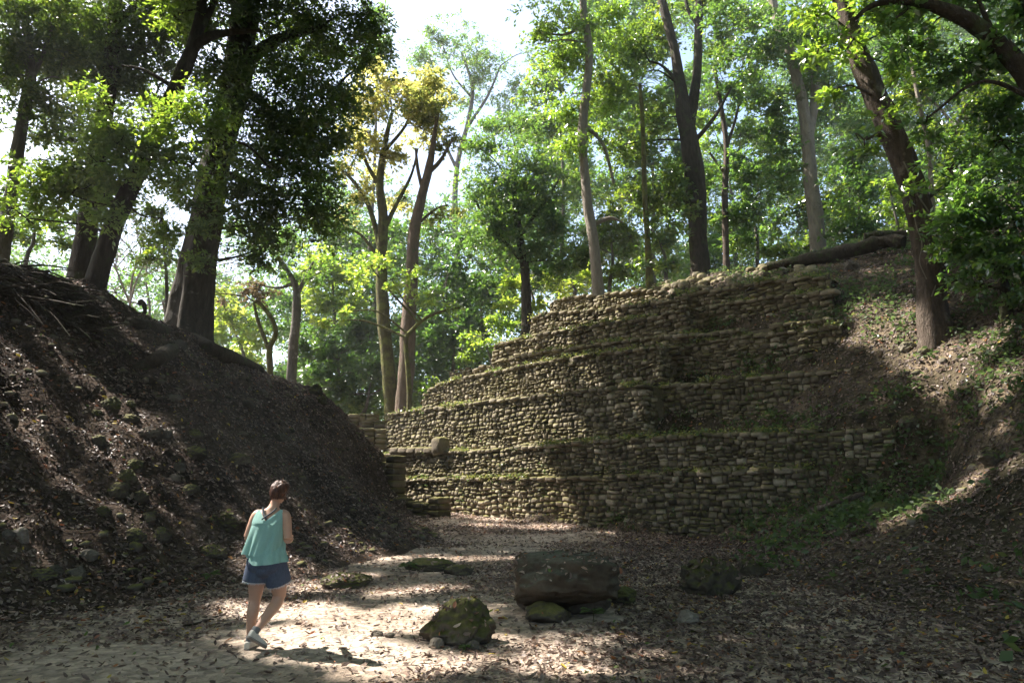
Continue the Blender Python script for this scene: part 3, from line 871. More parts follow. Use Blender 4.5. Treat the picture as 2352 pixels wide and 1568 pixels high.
T4 = tree('buttressed_tree', 'giant dark tree with buttressed fluted base on the crest of the left mound', 27,
     [(432,792,100),(441,700,84),(456,600,74),(475,500,66),(490,400,64),(520,280,64),(545,170,66),(560,60,66),(570,-60,60),(580,-220,54),(600,-420,36)],
     [[(550,150,40),(640,90,26),(740,60,14)],[(545,190,26),(620,250,16),(720,300,9)],[(495,390,22),(580,420,14),(660,450,8)],[(565,20,30),(480,-30,20),(400,-80,10)]],
     [(640,60,190,130,0,2.4),(770,80,90,110,1,2.2),(690,230,150,120,-.5,2.4),(620,370,130,95,-.5,2.4),(700,470,100,90,-.8,2.4),(600,510,100,75,-1,2.2),(730,370,60,70,0,2.),
      (500,140,80,80,-1.5,1.6),(560,240,80,70,-1.8,1.7),(600,570,70,40,-1,1.6),(470,480,60,60,-2,1.2),(780,230,50,60,.6,1.8),(430,60,80,90,-1.2,1.6),(370,190,60,60,-1,1.3),(830,150,60,90,.8,1.7),(840,40,55,70,1,1.8),(560,430,90,70,-1.5,1.8),(660,300,110,80,-1,1.8),(740,300,80,80,.4,1.9),(480,600,45,40,-1.5,.9)],
     'giant', 'dark', lobes=butt, sides=28, flare=1.02, rough=.09, twigs=6, tint=.45, extra=roots4)
tree('twisted_small_tree', 'small twisted two stemmed tree with brown dry twigs beyond the left mound', 38,
     [(620,865,15),(619,800,14),(633,765,11),(626,735,10),(605,705,9),(588,690,7)], [[(618,805,10),(605,770,9),(592,735,8),(583,695,6)],[(590,695,5),(560,680,4),(500,672,3)]],
     [(575,672,55,28,0,1.2),(600,650,45,25,0,1.)], 'mossy', 'dry', down=3, twigs=8)
tree('slim_grey_tree', 'slim straight grey trunk with mossy drooping limbs right of the twisted small tree', 40,
     [(668,880,24),(673,800,22),(681,720,20),(680,660,16),(660,620,11),(640,590,7)], [[(681,680,12),(700,640,9),(720,600,5)],[(678,650,9),(640,660,6),(600,655,4)]],
     [(700,620,50,40,0,1.3),(640,610,40,35,0,1.)], 'grey', 'mid', down=3)
tree('yellow_tree', 'many limbed tree with yellow crown, darker half of the central pair of trunks', 43,
     [(900,965,36),(892,850,32),(880,720,30),(876,600,26),(880,500,24),(872,420,20),(884,330,14),(900,260,8)],
     [[(878,590,16),(850,480,13),(815,420,10),(780,385,6)],[(880,530,14),(910,470,10),(945,400,7),(960,340,4)],[(874,430,13),(840,370,9),(820,300,6)],[(880,350,10),(930,290,7),(950,230,4)],[(876,600,10),(830,540,7),(790,520,4)]],
     [(925,215,95,60,0,2.0),(880,190,65,45,0,1.7),(970,230,60,50,0,2.),(840,250,60,50,0,1.6),(960,290,75,60,0,1.6),(850,300,75,60,0,1.4),(810,380,60,45,0,1.2),(905,350,80,50,0,1.1),(720,290,40,40,1,1.5),(700,330,30,30,1,1.2),(790,240,50,50,1,1.2),(820,470,70,45,0,.9),(930,450,50,50,1,.7)],
     'mossy', 'yellow', twigs=8, down=6, tint=.58)
tree('reddish_tree', 'smooth reddish brown trunk, paler half of the central pair beside the yellow tree', 42,
     [(925,960,40),(934,840,38),(938,740,34),(946,640,30),(950,545,28),(966,460,24),(985,385,20),(995,330,13),(1005,260,8)],
     [[(980,400,14),(1010,370,10),(1040,320,6)],[(972,440,12),(960,390,9),(955,340,6)],[(952,520,9),(1000,480,6),(1030,470,4)]],
     [(1000,250,75,75,0,1.5),(1020,330,45,45,0,1.3),(960,270,50,60,0,1.2),(1010,500,50,45,.5,.8)], 'red', 'yellow', twigs=6, down=6, tint=.28)
tree('mossy_bough_tree', 'thin tree with a mossy horizontal bough of bright sprays in front of the reddish trunk', 40.5,
     [(940,945,13),(938,860,12),(932,790,11),(936,765,11)], [[(936,768,11),(970,735,9),(1010,715,7),(1060,705,4)]],
     [(990,690,55,18,0,1.3),(1045,700,40,14,0,1.3),(760,735,45,18,-1,1.6),(800,715,30,14,-1,1.4),(900,640,45,35,-1,1.4),(850,610,45,40,-1,1.2)], 'mossy', 'bright', down=6, tint=.6, twigs=6)
tree('hazy_tall_tree', 'tall thin crowned tree against the white sky in the middle of the background', 68,
     [(1060,700,18),(1045,520,15),(1050,380,13),(1075,280,11),(1085,200,9),(1060,120,6)],
     [[(1050,390,9),(1010,300,7),(990,200,5),(985,130,3)],[(1075,290,9),(1120,220,7),(1150,150,4)],[(1080,220,6),(1040,170,4),(1020,110,3)],[(1060,340,8),(1150,300,6),(1200,230,4)]],
     [(1050,100,90,45,0,1.1),(980,140,60,50,0,1.1),(1130,150,75,60,0,.9),(1085,190,80,60,0,.75),(1190,190,55,60,0,.7),(1020,230,60,60,0,.7),(1160,270,60,60,0,.8),(1000,90,45,35,0,1.2),(1210,120,35,40,0,.5)],
     'grey', 'mid', L_=.26, twigs=10, down=4, gaps=False, tint=.5)
tree('pale_slender_tree', 'pale slender kinked trunk rising from behind the top left of the pyramid', 37,
     [(1374,672,32),(1364,560,26),(1350,470,24),(1342,380,22),(1338,290,24),(1350,180,22),(1353,110,20),(1341,30,20),(1336,-80,17)],
     [[(1352,520,14),(1400,500,9),(1430,510,5)],[(1345,290,12),(1385,330,9),(1410,420,7)],[(1345,60,10),(1290,80,6),(1240,70,4)]],
     [(1290,50,85,70,0,1.7),(1330,150,75,80,.8,1.6),(1300,230,60,60,.8,1.5),(1400,60,70,80,.5,1.8),(1310,330,60,55,-.5,1.6),(1370,260,60,60,1,1.3),(1240,100,45,50,0,1.)], 'pale', 'bright', tint=.35)
tree('bushy_glossy_tree', 'broad bushy glossy green tree left of the pale slender trunk', 45,
     [(1210,720,26),(1205,620,22),(1190,520,18),(1180,430,12)], [[(1200,600,10),(1130,520,7),(1090,460,4)],[(1195,540,10),(1260,450,7),(1290,400,4)]],
     [(1190,470,110,95,0,2.4),(1120,540,75,70,0,2.2),(1260,430,80,75,0,2.2),(1200,370,80,60,0,2.),(1240,560,80,60,-.5,2.),(1110,420,60,60,0,1.8),(1300,520,60,60,0,1.8),(1170,290,80,60,2,1.8),(1100,340,60,50,1,1.6),(1290,600,70,45,0,1.5)],
     'dark', 'mid', L_=.22, tint=.5, down=5)
# a palm with its fan leaves
def palm_fronds(root, b):
    m_ = MB(); k = mpp(36)
    top = at(1470, 195, 36)
    for q in range(17):
        a_ = q * 2.4; el = random.uniform(-.5, .9)
        d = np.array([math.cos(a_) * math.cos(el), math.sin(a_) * math.cos(el), math.sin(el)])
        e = top + d * random.uniform(.6, 1.0)
        n = 15; ang = np.linspace(-1.25, 1.25, n)
        u = np.cross(d, [0, 0, 1]); u /= np.linalg.norm(u); v = np.cross(u, d)
        for w in ang:
            f = d * math.cos(w) + u * math.sin(w); s_ = np.cross(f, v) * .025
            tip = e + f * random.uniform(.65, .85) - np.array([0, 0, .28 * abs(math.sin(w)) + .1])
            mid = (e + tip) / 2 + v * .04
            m_.add([e, mid + s_, tip, mid - s_], [[0, 1, 2, 3]], random.uniform(.2, .6))
        tube(m_, [top, (top + e) / 2 + [0, 0, .05], e], [.02, .014, .01], 5, 3, 0, tint=.3)
    m_.build('crown', LEAF['dark'], root, b, smooth=False)
tree('fan_palm', 'thin stemmed palm with fan leaves right of the pale slender trunk', 36,
     [(1492,640,20),(1488,560,15),(1481,450,13),(1478,330,11),(1474,250,10),(1470,195,9)], [], [(1485,520,20,90,-.2,.9)], 'mossy', 'dark', extra=palm_fronds, tint=.5)
tree('great_forked_tree', 'thick dark trunk forking into a dark and a pale stem above the pyramid top', 39,
     [(1610,640,50),(1603,520,44),(1598,420,50),(1588,340,46),(1575,280,42),(1560,180,28),(1546,100,24),(1522,10,22),(1500,-90,16)],
     [[(1582,290,30),(1600,180,23),(1604,80,21),(1606,0,18),(1590,-90,14)],[(1604,60,12),(1580,20,10),(1570,-40,7)],[(1590,330,14),(1640,270,9),(1680,200,5)],[(1560,190,10),(1520,150,7),(1490,140,4)]],
     [(1440,80,80,90,0,2.2),(1530,60,60,80,1.5,1.8),(1420,200,75,75,0,2.2),(1500,280,70,70,.5,2.),(1540,400,60,60,-.6,1.8),(1570,460,45,60,-.8,1.6),(1650,60,60,70,0,1.5),(1600,-10,90,50,0,1.5),(1440,330,60,70,.5,1.8),(1500,420,60,70,.6,2.)],
     'dark', 'dark', lobes=mild, tint=.55)
tree('thin_forest_tree', 'thin straight trunk just right of the great forked trunk', 41,
     [(1669,630,17),(1665,450,15),(1668,330,13),(1652,220,10),(1640,150,7)], [[(1668,340,9),(1690,270,7),(1710,180,4)],[(1666,400,7),(1630,350,5)]],
     [(1660,180,60,60,0,1.2),(1710,200,60,60,0,1.3),(1640,420,50,60,0,1.3),(1700,370,60,60,0,1.5)], 'brown', 'mid', tint=.5)
tree('lichen_spotted_tree', 'pale lichen spotted trunk curving left behind the fallen log', 36,
     [(1882,600,40),(1872,480,36),(1862,400,32),(1855,310,30),(1840,220,27),(1812,110,24),(1786,50,21),(1765,-40,20)],
     [[(1857,310,26),(1872,225,22),(1872,140,17),(1880,40,12)],[(1800,90,9),(1750,60,6),(1700,70,4)]],
     [(1760,120,80,70,-1,1.9),(1830,60,90,60,-1,1.8),(1900,120,70,80,-.5,1.8),(1760,230,70,70,.8,1.8),(1800,330,60,70,1,1.8),(1930,250,60,80,1,2.),(1720,20,80,50,-1,1.8),(1680,110,70,60,.5,1.4),(1850,170,70,70,1,1.6),(1780,420,60,60,1,1.6)],
     'pale', 'mid', lobes=mild, tint=.5)
tree('leaning_brown_tree', 'rough brown trunk leaning left with vines, rooted in the sunny slope on the right', 19,
     [(2148,748,74),(2140,700,60),(2135,620,60),(2124,540,58),(2110,470,58),(2085,390,57),(2050,310,56),(2020,240,53),(1985,150,50),(1955,75,48),(1935,0,44),(1915,-90,38)],
     [[(2165,760,30),(2160,700,30),(2150,640,24)],[(2130,755,26),(2128,715,26),(2130,660,22)],[(2060,335,18),(2020,310,10),(1990,320,5)],[(2110,470,12),(2170,430,8),(2220,440,5)]],
     [(1960,90,60,50,-1,1.2),(2000,20,90,60,-1,1.8),(1900,30,60,50,-1,1.5),(2060,250,45,45,-.9,.8),(2100,440,30,40,-.7,.9),(2130,560,30,30,-.7,.8),(1985,320,35,30,-.5,1.),(2060,60,80,60,-.6,1.6),(1880,110,60,50,-.6,1.2),(2040,150,60,50,.8,1.4),(1930,200,40,40,-.6,.9)],
     'brown', 'bright', L_=.2, lobes=mild, sides=18, flare=1.15, rough=.16, tint=.4)
def vine(label, P, Y, w):
    pts = [at(x, y, Y - .35) for x, y in P]
    m_ = MB(); tube(m_, pts, np.full(len(pts), w), 6, 6, .1)
    o = m_.build('hanging_vine', BARK['pale'], None, pts[-1]); o.location = pts[-1]
    tag(o, label, 'vine', 'vines on the leaning trunk')
vine('pale thin vine hugging the right side of the leaning brown trunk', [(2075,370),(2100,420),(2110,450),(2140,500),(2150,560),(2158,620),(2140,680)], 19, .022)
vine('short pale vine looping over the front of the leaning brown trunk', [(2080,420),(2095,470),(2105,520),(2118,560),(2112,600),(2128,640)], 19, .016)

tree('arching_tree', 'dark bare stem arching in from the top right corner', 15.5,
     [(2560,520,70),(2460,310,60),(2352,168,50),(2290,98,44),(2220,45,38),(2130,8,30),(2060,0,22),(2000,14,14),(1962,45,8)],
     [[(2290,95,18),(2260,30,12),(2230,-40,8)],[(2400,230,26),(2380,80,18),(2330,-40,10)]],
     [(2250,150,110,85,.8,2.),(2130,90,90,70,1,1.7),(2330,60,90,80,.5,2.),(2150,190,75,60,1.2,1.5),(2300,240,80,60,1,1.8),(2060,40,60,45,.4,1.3),(2130,270,50,45,-.2,.8),(2210,10,110,50,.6,1.8)], 'dark', 'mid', L_=.19, tint=.42, down=0, flare=1.)
tree('thin_pale_sapling', 'thin pale sapling stem behind the leaning brown trunk near the top right', 22,
     [(2150,600,14),(2140,450,12),(2133,340,11),(2110,230,10),(2090,120,9),(2072,0,8),(2060,-80,6)], [], [(2080,100,70,60,.6,1.2),(2140,330,60,60,1,1.2)], 'pale', 'mid', tint=.5)
tree('leafy_slope_bush', 'big sunlit leafy bush covering the slope at the right edge', 17,
     [(2310,700,26),(2300,600,20),(2290,500,14)], [[(2305,640,14),(2240,560,9),(2200,520,5)],[(2300,590,12),(2350,480,8)]],
     [(2300,320,105,85,0,2.4),(2250,440,105,80,-.3,2.4),(2330,500,90,90,-.6,2.4),(2230,560,85,60,-.6,2.4),(2310,620,80,55,-.8,2.2),(2190,500,55,60,-.3,1.9),(2200,640,50,35,-.4,1.6),(2360,400,70,80,-.4,2.),(2350,680,50,40,-.6,1.6),(2180,390,50,60,.5,1.6)],
     'dark', 'mid', L_=.165, tint=.42, twigs=6)

# bare twiggy trees in the haze left of the giant
def bare_tree(label, Y, base, h, seed, spread=1.0):
    r_ = random.Random(seed); k = mpp(Y)
    b = at(*base, Y)
    root = thing('bare_tree', label, 'tree', tuple(b), 'leafless grey trees in the glare')
    m_ = MB()
    def grow(p, d, ln, r, lev):
        e = p + d * ln; md = (p + e) / 2 + np.array([r_.gauss(0, .1), r_.gauss(0, .1), r_.gauss(0, .06)]) * ln
        tube(m_, [p, md, e], [r, r * .8, r * .6], 5, 3, 0, cap=False)
        if lev == 0: return
        for q in range(r_.choice([2, 3, 3])):
            nd = d + np.array([r_.gauss(0, .55 * spread), r_.gauss(0, .55 * spread), r_.gauss(.05, .3)]); nd /= np.linalg.norm(nd)
            grow(md + (e - md) * r_.uniform(.3, 1), nd, ln * r_.uniform(.6, .85), r * .62, lev - 1)
    grow(b - np.array([0, 0, 2.]), np.array([.1, 0, 1.]), h * .36 + 2, .13, 5)
    m_.build('branches', BARK['pale'], root, b)
bare_tree('leafless grey tree in the glare just right of the leaning tree', 46, (275, 740), 7.5, 3, 1.2)
bare_tree('leafless grey tree in the glare close to the left of the buttressed giant', 44, (350, 770), 6.5, 8, 1.2)
bare_tree('wide leafless grey tree farther back between leaning tree and giant', 52, (310, 730), 8.5, 14, 1.4)

# understorey and background, each plant a thing of its own
UND = [
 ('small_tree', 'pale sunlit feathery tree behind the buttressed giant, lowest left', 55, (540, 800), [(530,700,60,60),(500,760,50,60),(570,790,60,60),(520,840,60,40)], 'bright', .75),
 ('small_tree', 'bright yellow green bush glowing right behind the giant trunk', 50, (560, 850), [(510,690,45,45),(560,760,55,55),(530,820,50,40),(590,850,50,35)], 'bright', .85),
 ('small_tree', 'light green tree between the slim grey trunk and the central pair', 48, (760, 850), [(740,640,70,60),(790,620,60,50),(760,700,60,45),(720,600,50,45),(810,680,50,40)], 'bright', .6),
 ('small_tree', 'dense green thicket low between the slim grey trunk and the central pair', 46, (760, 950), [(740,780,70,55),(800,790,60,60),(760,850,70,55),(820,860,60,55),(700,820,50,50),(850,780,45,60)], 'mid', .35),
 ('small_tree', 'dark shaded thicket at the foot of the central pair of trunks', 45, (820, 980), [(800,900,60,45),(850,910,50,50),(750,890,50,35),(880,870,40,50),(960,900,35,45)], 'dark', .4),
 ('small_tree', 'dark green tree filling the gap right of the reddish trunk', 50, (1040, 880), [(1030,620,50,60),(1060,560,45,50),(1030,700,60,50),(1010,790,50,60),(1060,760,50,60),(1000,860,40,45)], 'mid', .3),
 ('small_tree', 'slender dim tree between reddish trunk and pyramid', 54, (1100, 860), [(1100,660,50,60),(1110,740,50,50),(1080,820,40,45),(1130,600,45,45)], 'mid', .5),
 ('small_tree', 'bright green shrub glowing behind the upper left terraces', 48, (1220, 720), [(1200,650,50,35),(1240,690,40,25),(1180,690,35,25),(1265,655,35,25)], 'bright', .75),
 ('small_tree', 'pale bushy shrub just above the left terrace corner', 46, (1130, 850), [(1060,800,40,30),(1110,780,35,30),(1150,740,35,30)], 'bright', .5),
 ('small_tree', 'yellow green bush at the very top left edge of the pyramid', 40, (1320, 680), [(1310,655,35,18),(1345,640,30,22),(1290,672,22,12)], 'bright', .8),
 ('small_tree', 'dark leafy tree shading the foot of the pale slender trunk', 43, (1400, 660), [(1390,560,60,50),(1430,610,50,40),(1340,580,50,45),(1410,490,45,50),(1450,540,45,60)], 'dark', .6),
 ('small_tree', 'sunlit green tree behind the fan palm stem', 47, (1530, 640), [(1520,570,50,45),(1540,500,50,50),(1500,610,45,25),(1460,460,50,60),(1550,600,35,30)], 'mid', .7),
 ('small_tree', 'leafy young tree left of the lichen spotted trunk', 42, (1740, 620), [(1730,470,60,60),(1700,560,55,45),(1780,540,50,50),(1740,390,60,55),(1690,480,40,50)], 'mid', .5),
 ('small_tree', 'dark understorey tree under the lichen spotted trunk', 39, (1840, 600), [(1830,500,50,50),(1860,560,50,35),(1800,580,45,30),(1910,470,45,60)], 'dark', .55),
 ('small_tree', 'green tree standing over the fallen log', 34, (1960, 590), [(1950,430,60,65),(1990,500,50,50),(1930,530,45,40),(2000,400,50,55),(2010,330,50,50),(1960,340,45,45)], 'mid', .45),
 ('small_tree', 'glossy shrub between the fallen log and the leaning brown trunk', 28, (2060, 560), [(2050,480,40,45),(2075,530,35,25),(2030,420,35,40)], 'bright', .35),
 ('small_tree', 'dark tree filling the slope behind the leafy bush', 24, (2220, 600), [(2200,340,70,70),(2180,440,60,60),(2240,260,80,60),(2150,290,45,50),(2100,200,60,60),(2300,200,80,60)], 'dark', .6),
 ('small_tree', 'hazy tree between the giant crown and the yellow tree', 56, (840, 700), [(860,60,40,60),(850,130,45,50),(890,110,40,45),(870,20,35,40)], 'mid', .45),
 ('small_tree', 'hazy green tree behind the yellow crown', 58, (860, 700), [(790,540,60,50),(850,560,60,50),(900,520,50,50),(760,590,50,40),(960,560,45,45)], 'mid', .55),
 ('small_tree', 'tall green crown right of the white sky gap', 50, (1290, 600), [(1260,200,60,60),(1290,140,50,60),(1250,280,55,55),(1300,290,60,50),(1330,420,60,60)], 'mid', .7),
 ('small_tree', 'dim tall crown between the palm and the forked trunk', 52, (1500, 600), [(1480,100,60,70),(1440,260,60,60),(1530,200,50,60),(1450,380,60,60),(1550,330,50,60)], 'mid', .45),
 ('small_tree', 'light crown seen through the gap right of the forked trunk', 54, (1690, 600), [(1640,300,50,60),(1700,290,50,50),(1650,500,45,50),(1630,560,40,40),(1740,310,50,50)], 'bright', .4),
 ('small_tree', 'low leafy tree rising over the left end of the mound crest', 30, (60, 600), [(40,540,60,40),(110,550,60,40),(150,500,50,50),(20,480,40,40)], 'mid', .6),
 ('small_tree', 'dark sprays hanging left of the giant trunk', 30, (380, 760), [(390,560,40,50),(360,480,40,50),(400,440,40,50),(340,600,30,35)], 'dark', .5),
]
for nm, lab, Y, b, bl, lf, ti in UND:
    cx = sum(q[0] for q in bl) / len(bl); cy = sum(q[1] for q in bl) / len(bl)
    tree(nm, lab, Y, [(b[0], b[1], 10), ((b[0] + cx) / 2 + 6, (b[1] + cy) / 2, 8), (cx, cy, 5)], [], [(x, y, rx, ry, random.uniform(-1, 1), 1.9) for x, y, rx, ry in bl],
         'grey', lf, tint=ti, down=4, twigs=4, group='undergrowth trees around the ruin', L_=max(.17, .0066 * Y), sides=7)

# the far wood that reads as one mass
fr = Crown()
FAR = [(x, y, rx, ry, Y, c) for x, y, rx, ry, Y, c in [
 (-60,620,140,90,75,1.2),(120,640,130,70,75,.8),(300,690,120,60,80,.9),(480,720,110,80,72,1.4),(640,720,110,90,68,1.6),(620,840,120,60,66,1.6),(780,740,120,90,66,1.8),(780,880,120,80,64,2.),
 (930,720,110,110,66,1.8),(940,880,110,90,64,2.),(1080,700,110,110,66,1.9),(1080,830,110,80,64,2.),(1200,640,110,90,66,2.),(1320,600,110,90,66,2.),(1440,590,110,80,64,2.),(1560,580,110,80,64,1.8),(1700,570,110,80,64,1.8),
 (1840,550,110,90,62,1.8),(1980,500,110,110,60,2.),(2120,430,120,130,58,2.),(2280,400,130,150,56,2.),(1100,500,100,80,72,1.4),(960,500,90,70,74,.7),(1240,480,100,90,72,1.5),(1380,430,90,100,70,1.3),(1500,440,100,90,70,1.3),
 (1640,420,90,100,70,1.),(1780,400,100,110,70,1.4),(1920,330,110,120,66,1.7),(2060,260,110,120,64,1.8),(2220,200,130,130,62,1.8),(1400,250,90,100,74,1.),(1520,260,70,90,74,.6),(1860,180,90,90,72,1.),(2000,100,110,90,70,1.5),(2180,60,130,90,68,1.6),
 (1260,330,70,90,74,1.),(860,430,80,70,74,.7),(740,480,90,90,70,1.2),(640,560,80,70,68,1.3),(860,620,90,80,70,1.4),(1420,100,70,90,76,.9),(2350,60,110,110,60,1.7),(420,620,80,60,78,.6),(60,480,70,60,78,.4),(600,920,110,50,66,1.8),(740,950,110,50,62,2.),(880,960,110,50,60,2.2),(1000,940,90,50,60,2.2),(690,860,90,60,58,1.8),(850,830,90,70,58,1.8),(420,800,90,60,70,1.2),(980,820,80,70,58,1.8)]]
for x in range(-60, 2440, 74):
    for y in range(-20, 980, 70):
        sky = np.interp(x, [-60, 300, 420, 700, 940, 1000, 1050, 1240, 1290, 1330, 2400], [520, 560, 560, 470, 470, 500, 470, 420, 130, -80, -80])
        xx, yy = x + random.uniform(-30, 30), y + random.uniform(-25, 25)
        if yy < sky or (x > 1250 and yy > 640) or (x > 1280 and random.random() < .22): continue
        FAR.append((xx, yy, random.uniform(50, 85), random.uniform(40, 70), random.uniform(50, 66), random.uniform(.9, 1.7) * (.75 if x < 700 else 1.2)))
for x, y, rx, ry, Y, c in FAR:
    k = mpp(Y)
    fr.blob(at(x, y, Y), (rx * k, rx * k * .6, ry * k), .36, c, gaps=False, tint=.36, per=60, sig=.8)
tag(fr.build('distant_forest', LEAF['mid'], None, (0, 0, 0)), 'mass of far jungle foliage closing the view behind the ruin and mounds', kind='stuff')

# unseen upper canopy: leaves laid along sun rays to shade chosen parts of the clearing
def in_frame(Q):
    d = Q - np.array([0, 0, CAMZ])
    zc = d[:, 1] * CT + d[:, 2] * ST; yc = -d[:, 1] * ST + d[:, 2] * CT
    px = 512 + F * d[:, 0] / np.maximum(zc, .1); py = 341 - F * yc / np.maximum(zc, .1)
    return (zc > .1) & (px > -25) & (px < 1050) & (py > -25)
NS = 4600
sx = rng.uniform(-17, 17, NS * 2); sy = rng.uniform(1.0, 33, NS * 2)
sz = terrain(sx, sy)
Pg = np.stack([sx, sy, sz], 1)
tw = np.concatenate([v[rng.integers(0, len(v), 620)] for v in TEMPLE_V])
sx = rng.uniform(-12, -2, 1500); sy = rng.uniform(17, 32, 1500)
tw = np.vstack([tw, np.stack([sx, sy, terrain(sx, sy)], 1)])
tr_ = np.concatenate(TEMPLE_V); tr_ = tr_[((tr_[:, :2] - WO) @ WD) > 11.5]; tw = np.vstack([tw, tr_[rng.integers(0, len(tr_), 2200)]])
sx = rng.uniform(-6.5, -2.7, 2600); sy = rng.uniform(3.5, 7.0, 2600)
tw = np.vstack([tw, np.stack([sx, sy, sx * 0], 1)])
sx = rng.uniform(2, 14, 1500); sy = rng.uniform(4, 20, 1500)
tw = np.vstack([tw, np.stack([sx, sy, terrain(sx, sy)], 1)])
Pg = np.vstack([Pg, tw])
Pg = Pg[rng.permutation(len(Pg))]
s_ = rng.uniform(9, 44, len(Pg)); okm = np.zeros(len(Pg), bool); Q = Pg.copy()
for it in range(7):
    cand = Pg + s_[:, None] * L
    g = (~in_frame(cand)) & (cand[:, 2] < 37) & (cand[:, 2] > 9 + .0 * s_) & ~okm
    Q[g] = cand[g]; okm |= g
    s_ = np.where(okm, s_, rng.uniform(9, 46, len(Pg)))
Q = Q[okm]
owners = [(-17, 12.5, 12), (-23, 22, 16), (-11.6, 28, 24), (-9, 3, 10), (-4, 18, 30)]
on = np.array([o[:2] for o in owners[:4]])
own = np.argmin(np.linalg.norm(Q[:, None, :2] - on[None], axis=2) - np.array([0, 0, 6., 0]), axis=1)
roots = []
for k_, (x, y, h) in enumerate(owners[:4]):
    if k_ == 2: roots.append(T4); continue
    z = float(terrain(np.array([x]), np.array([y]))[0])
    lab = ['tall canopy tree on the mound just outside the left edge, shading the clearing', 'canopy tree behind the mound farther out to the left', '', 'canopy tree standing beside the viewer on the left'][k_]
    r_ = thing('canopy_tree', lab, 'tree', (x, y, z)); roots.append(r_)
    m_ = MB(); tube(m_, [(x, y, z - 1), (x + .2, y + .1, z + h * .4), (x, y + .4, z + h * .8), (x + .4, y, z + h * 1.2)], [.5, .36, .28, .1], 12, 6, .1)
    m_.build('trunk', BARK['dark'], r_, (x, y, z))
for k_ in range(4):
    q = Q[own == k_]
    if len(q) == 0: continue
    n = 34
    P = np.repeat(q, n, 0) + rng.normal(size=(len(q) * n, 3)) * np.array([.5, .5, .3])
    P = P[~sunlit_gap(P)]
    P = P[~in_frame(P)]
    c = Crown(); c.points(P, .29, .5)
    c.build('crown', LEAF['mid'], roots[k_], tuple(roots[k_].location))

# the jungle goes on behind the viewer and to both sides
sr = Crown()
NB = 2600
a_ = rng.uniform(R(52), R(308), NB); rad_ = rng.uniform(15, 34, NB)
K = np.stack([np.sin(a_) * rad_, np.cos(a_) * rad_, rng.uniform(0, 1, NB) ** .8 * 27], 1)
K[:, 2] += np.maximum(0, terrain(K[:, 0], K[:, 1]))
K2 = np.stack([rng.uniform(-32, 28, 2600), rng.uniform(-18, 34, 2600), rng.uniform(15, 36, 2600)], 1)  # overhead leaf layer, out of view, added to cut the sky light
K2[:, 2] += np.maximum(0, terrain(K2[:, 0], K2[:, 1])) * .5
K = np.vstack([K, K2]); K = K[~in_frame(K)]
P = np.repeat(K, 26, 0) + rng.normal(size=(len(K) * 26, 3)) * np.array([.9, .9, .6])
P = P[~in_frame(P)]; P = P[~sunlit_gap(P)]
sr.points(P, .5, .5)
tag(sr.build('surrounding_forest', LEAF['dark'], None, (0, 0, 0)), 'dense jungle foliage around the clearing behind the viewer', kind='stuff')

# ------------------------------------------------------------------ rocks
import bmesh
_bm = bmesh.new(); bmesh.ops.create_icosphere(_bm, subdivisions=5, radius=1)
IV = np.array([v.co[:] for v in _bm.verts]); IF = np.array([[v.index for v in f.verts] for f in _bm.faces]); _bm.free()
ROCKS = []
def rock_shape(seed, size, cuts=9, flat=.72, rough=.16, craggy=0.0, square=0, taper=0):
    r_ = np.random.default_rng(seed)
    V = IV.copy()
    if square: V = V / ((np.abs(V) ** square).sum(1) ** (1 / square))[:, None]
    for _ in range(cuts):
        n = r_.normal(size=3); n /= np.linalg.norm(n)
        h = r_.uniform(flat, 1.0)
        d = np.maximum(0, V @ n - h); V -= n * d[:, None] * .9
    V = V * (1 + rough * fbm(V * 1.4 + seed, 4, seed))[:, None]
    if craggy: V = V * (1 + craggy * (.45 - np.abs(fbm(V * 3.4 + seed, 5, seed + 3))))[:, None]
    if taper:
        k = 1 - taper * np.clip((V[:, 2] + .4) / 1.4, 0, 1)
        V[:, 0] = V[:, 0] * k + .22 * np.clip(V[:, 2] + .4, 0, 2); V[:, 1] *= k
    V = V + (.045 * np.stack([fbm(V * 6 + 9 * k, 3, seed + k) for k in range(3)], 1))
    return V * np.asarray(size) / 2
def rock(name, label, loc, size, seed, mat=ROCK, group=None, rz=0.0, sink=.25, tint=.5, cat='rock', **kw):
    V = rock_shape(seed, size, **kw)
    c, s = math.cos(rz), math.sin(rz)
    V = np.stack([V[:, 0] * c - V[:, 1] * s, V[:, 0] * s + V[:, 1] * c, V[:, 2]], 1)
    V[:, 2] += size[2] * (.5 - sink)
    t = np.clip(tint + .25 * fbm(V * 3, 3, seed), 0, 1)
    if size[0] > .5 and loc[1] < 15: ROCKS.append(V + np.asarray(loc))
    o = obj(name, mesh(name, V, IF, t), mat, None, loc)
    return tag(o, label, cat, group)
def rock_at(name, label, x, y, w, h, seed, mat=ROCK, group=None, dep=.85, **kw):
    p, n = cast(x, y)
    if p is None: p = Vector(on_flat(x, y))
    k = mpp(p.y)
    size = (w * k, w * k * dep, h * k * 1.2)
    return rock(name, label, (p.x, p.y + size[1] * .4, p.z), size, seed, mat, group, **kw)

def flat_loc(x, y, dy=0):
    p = on_flat(x, y, .0); return (p[0], p[1] + dy, float(ground_z(p[0], p[1] + dy)))
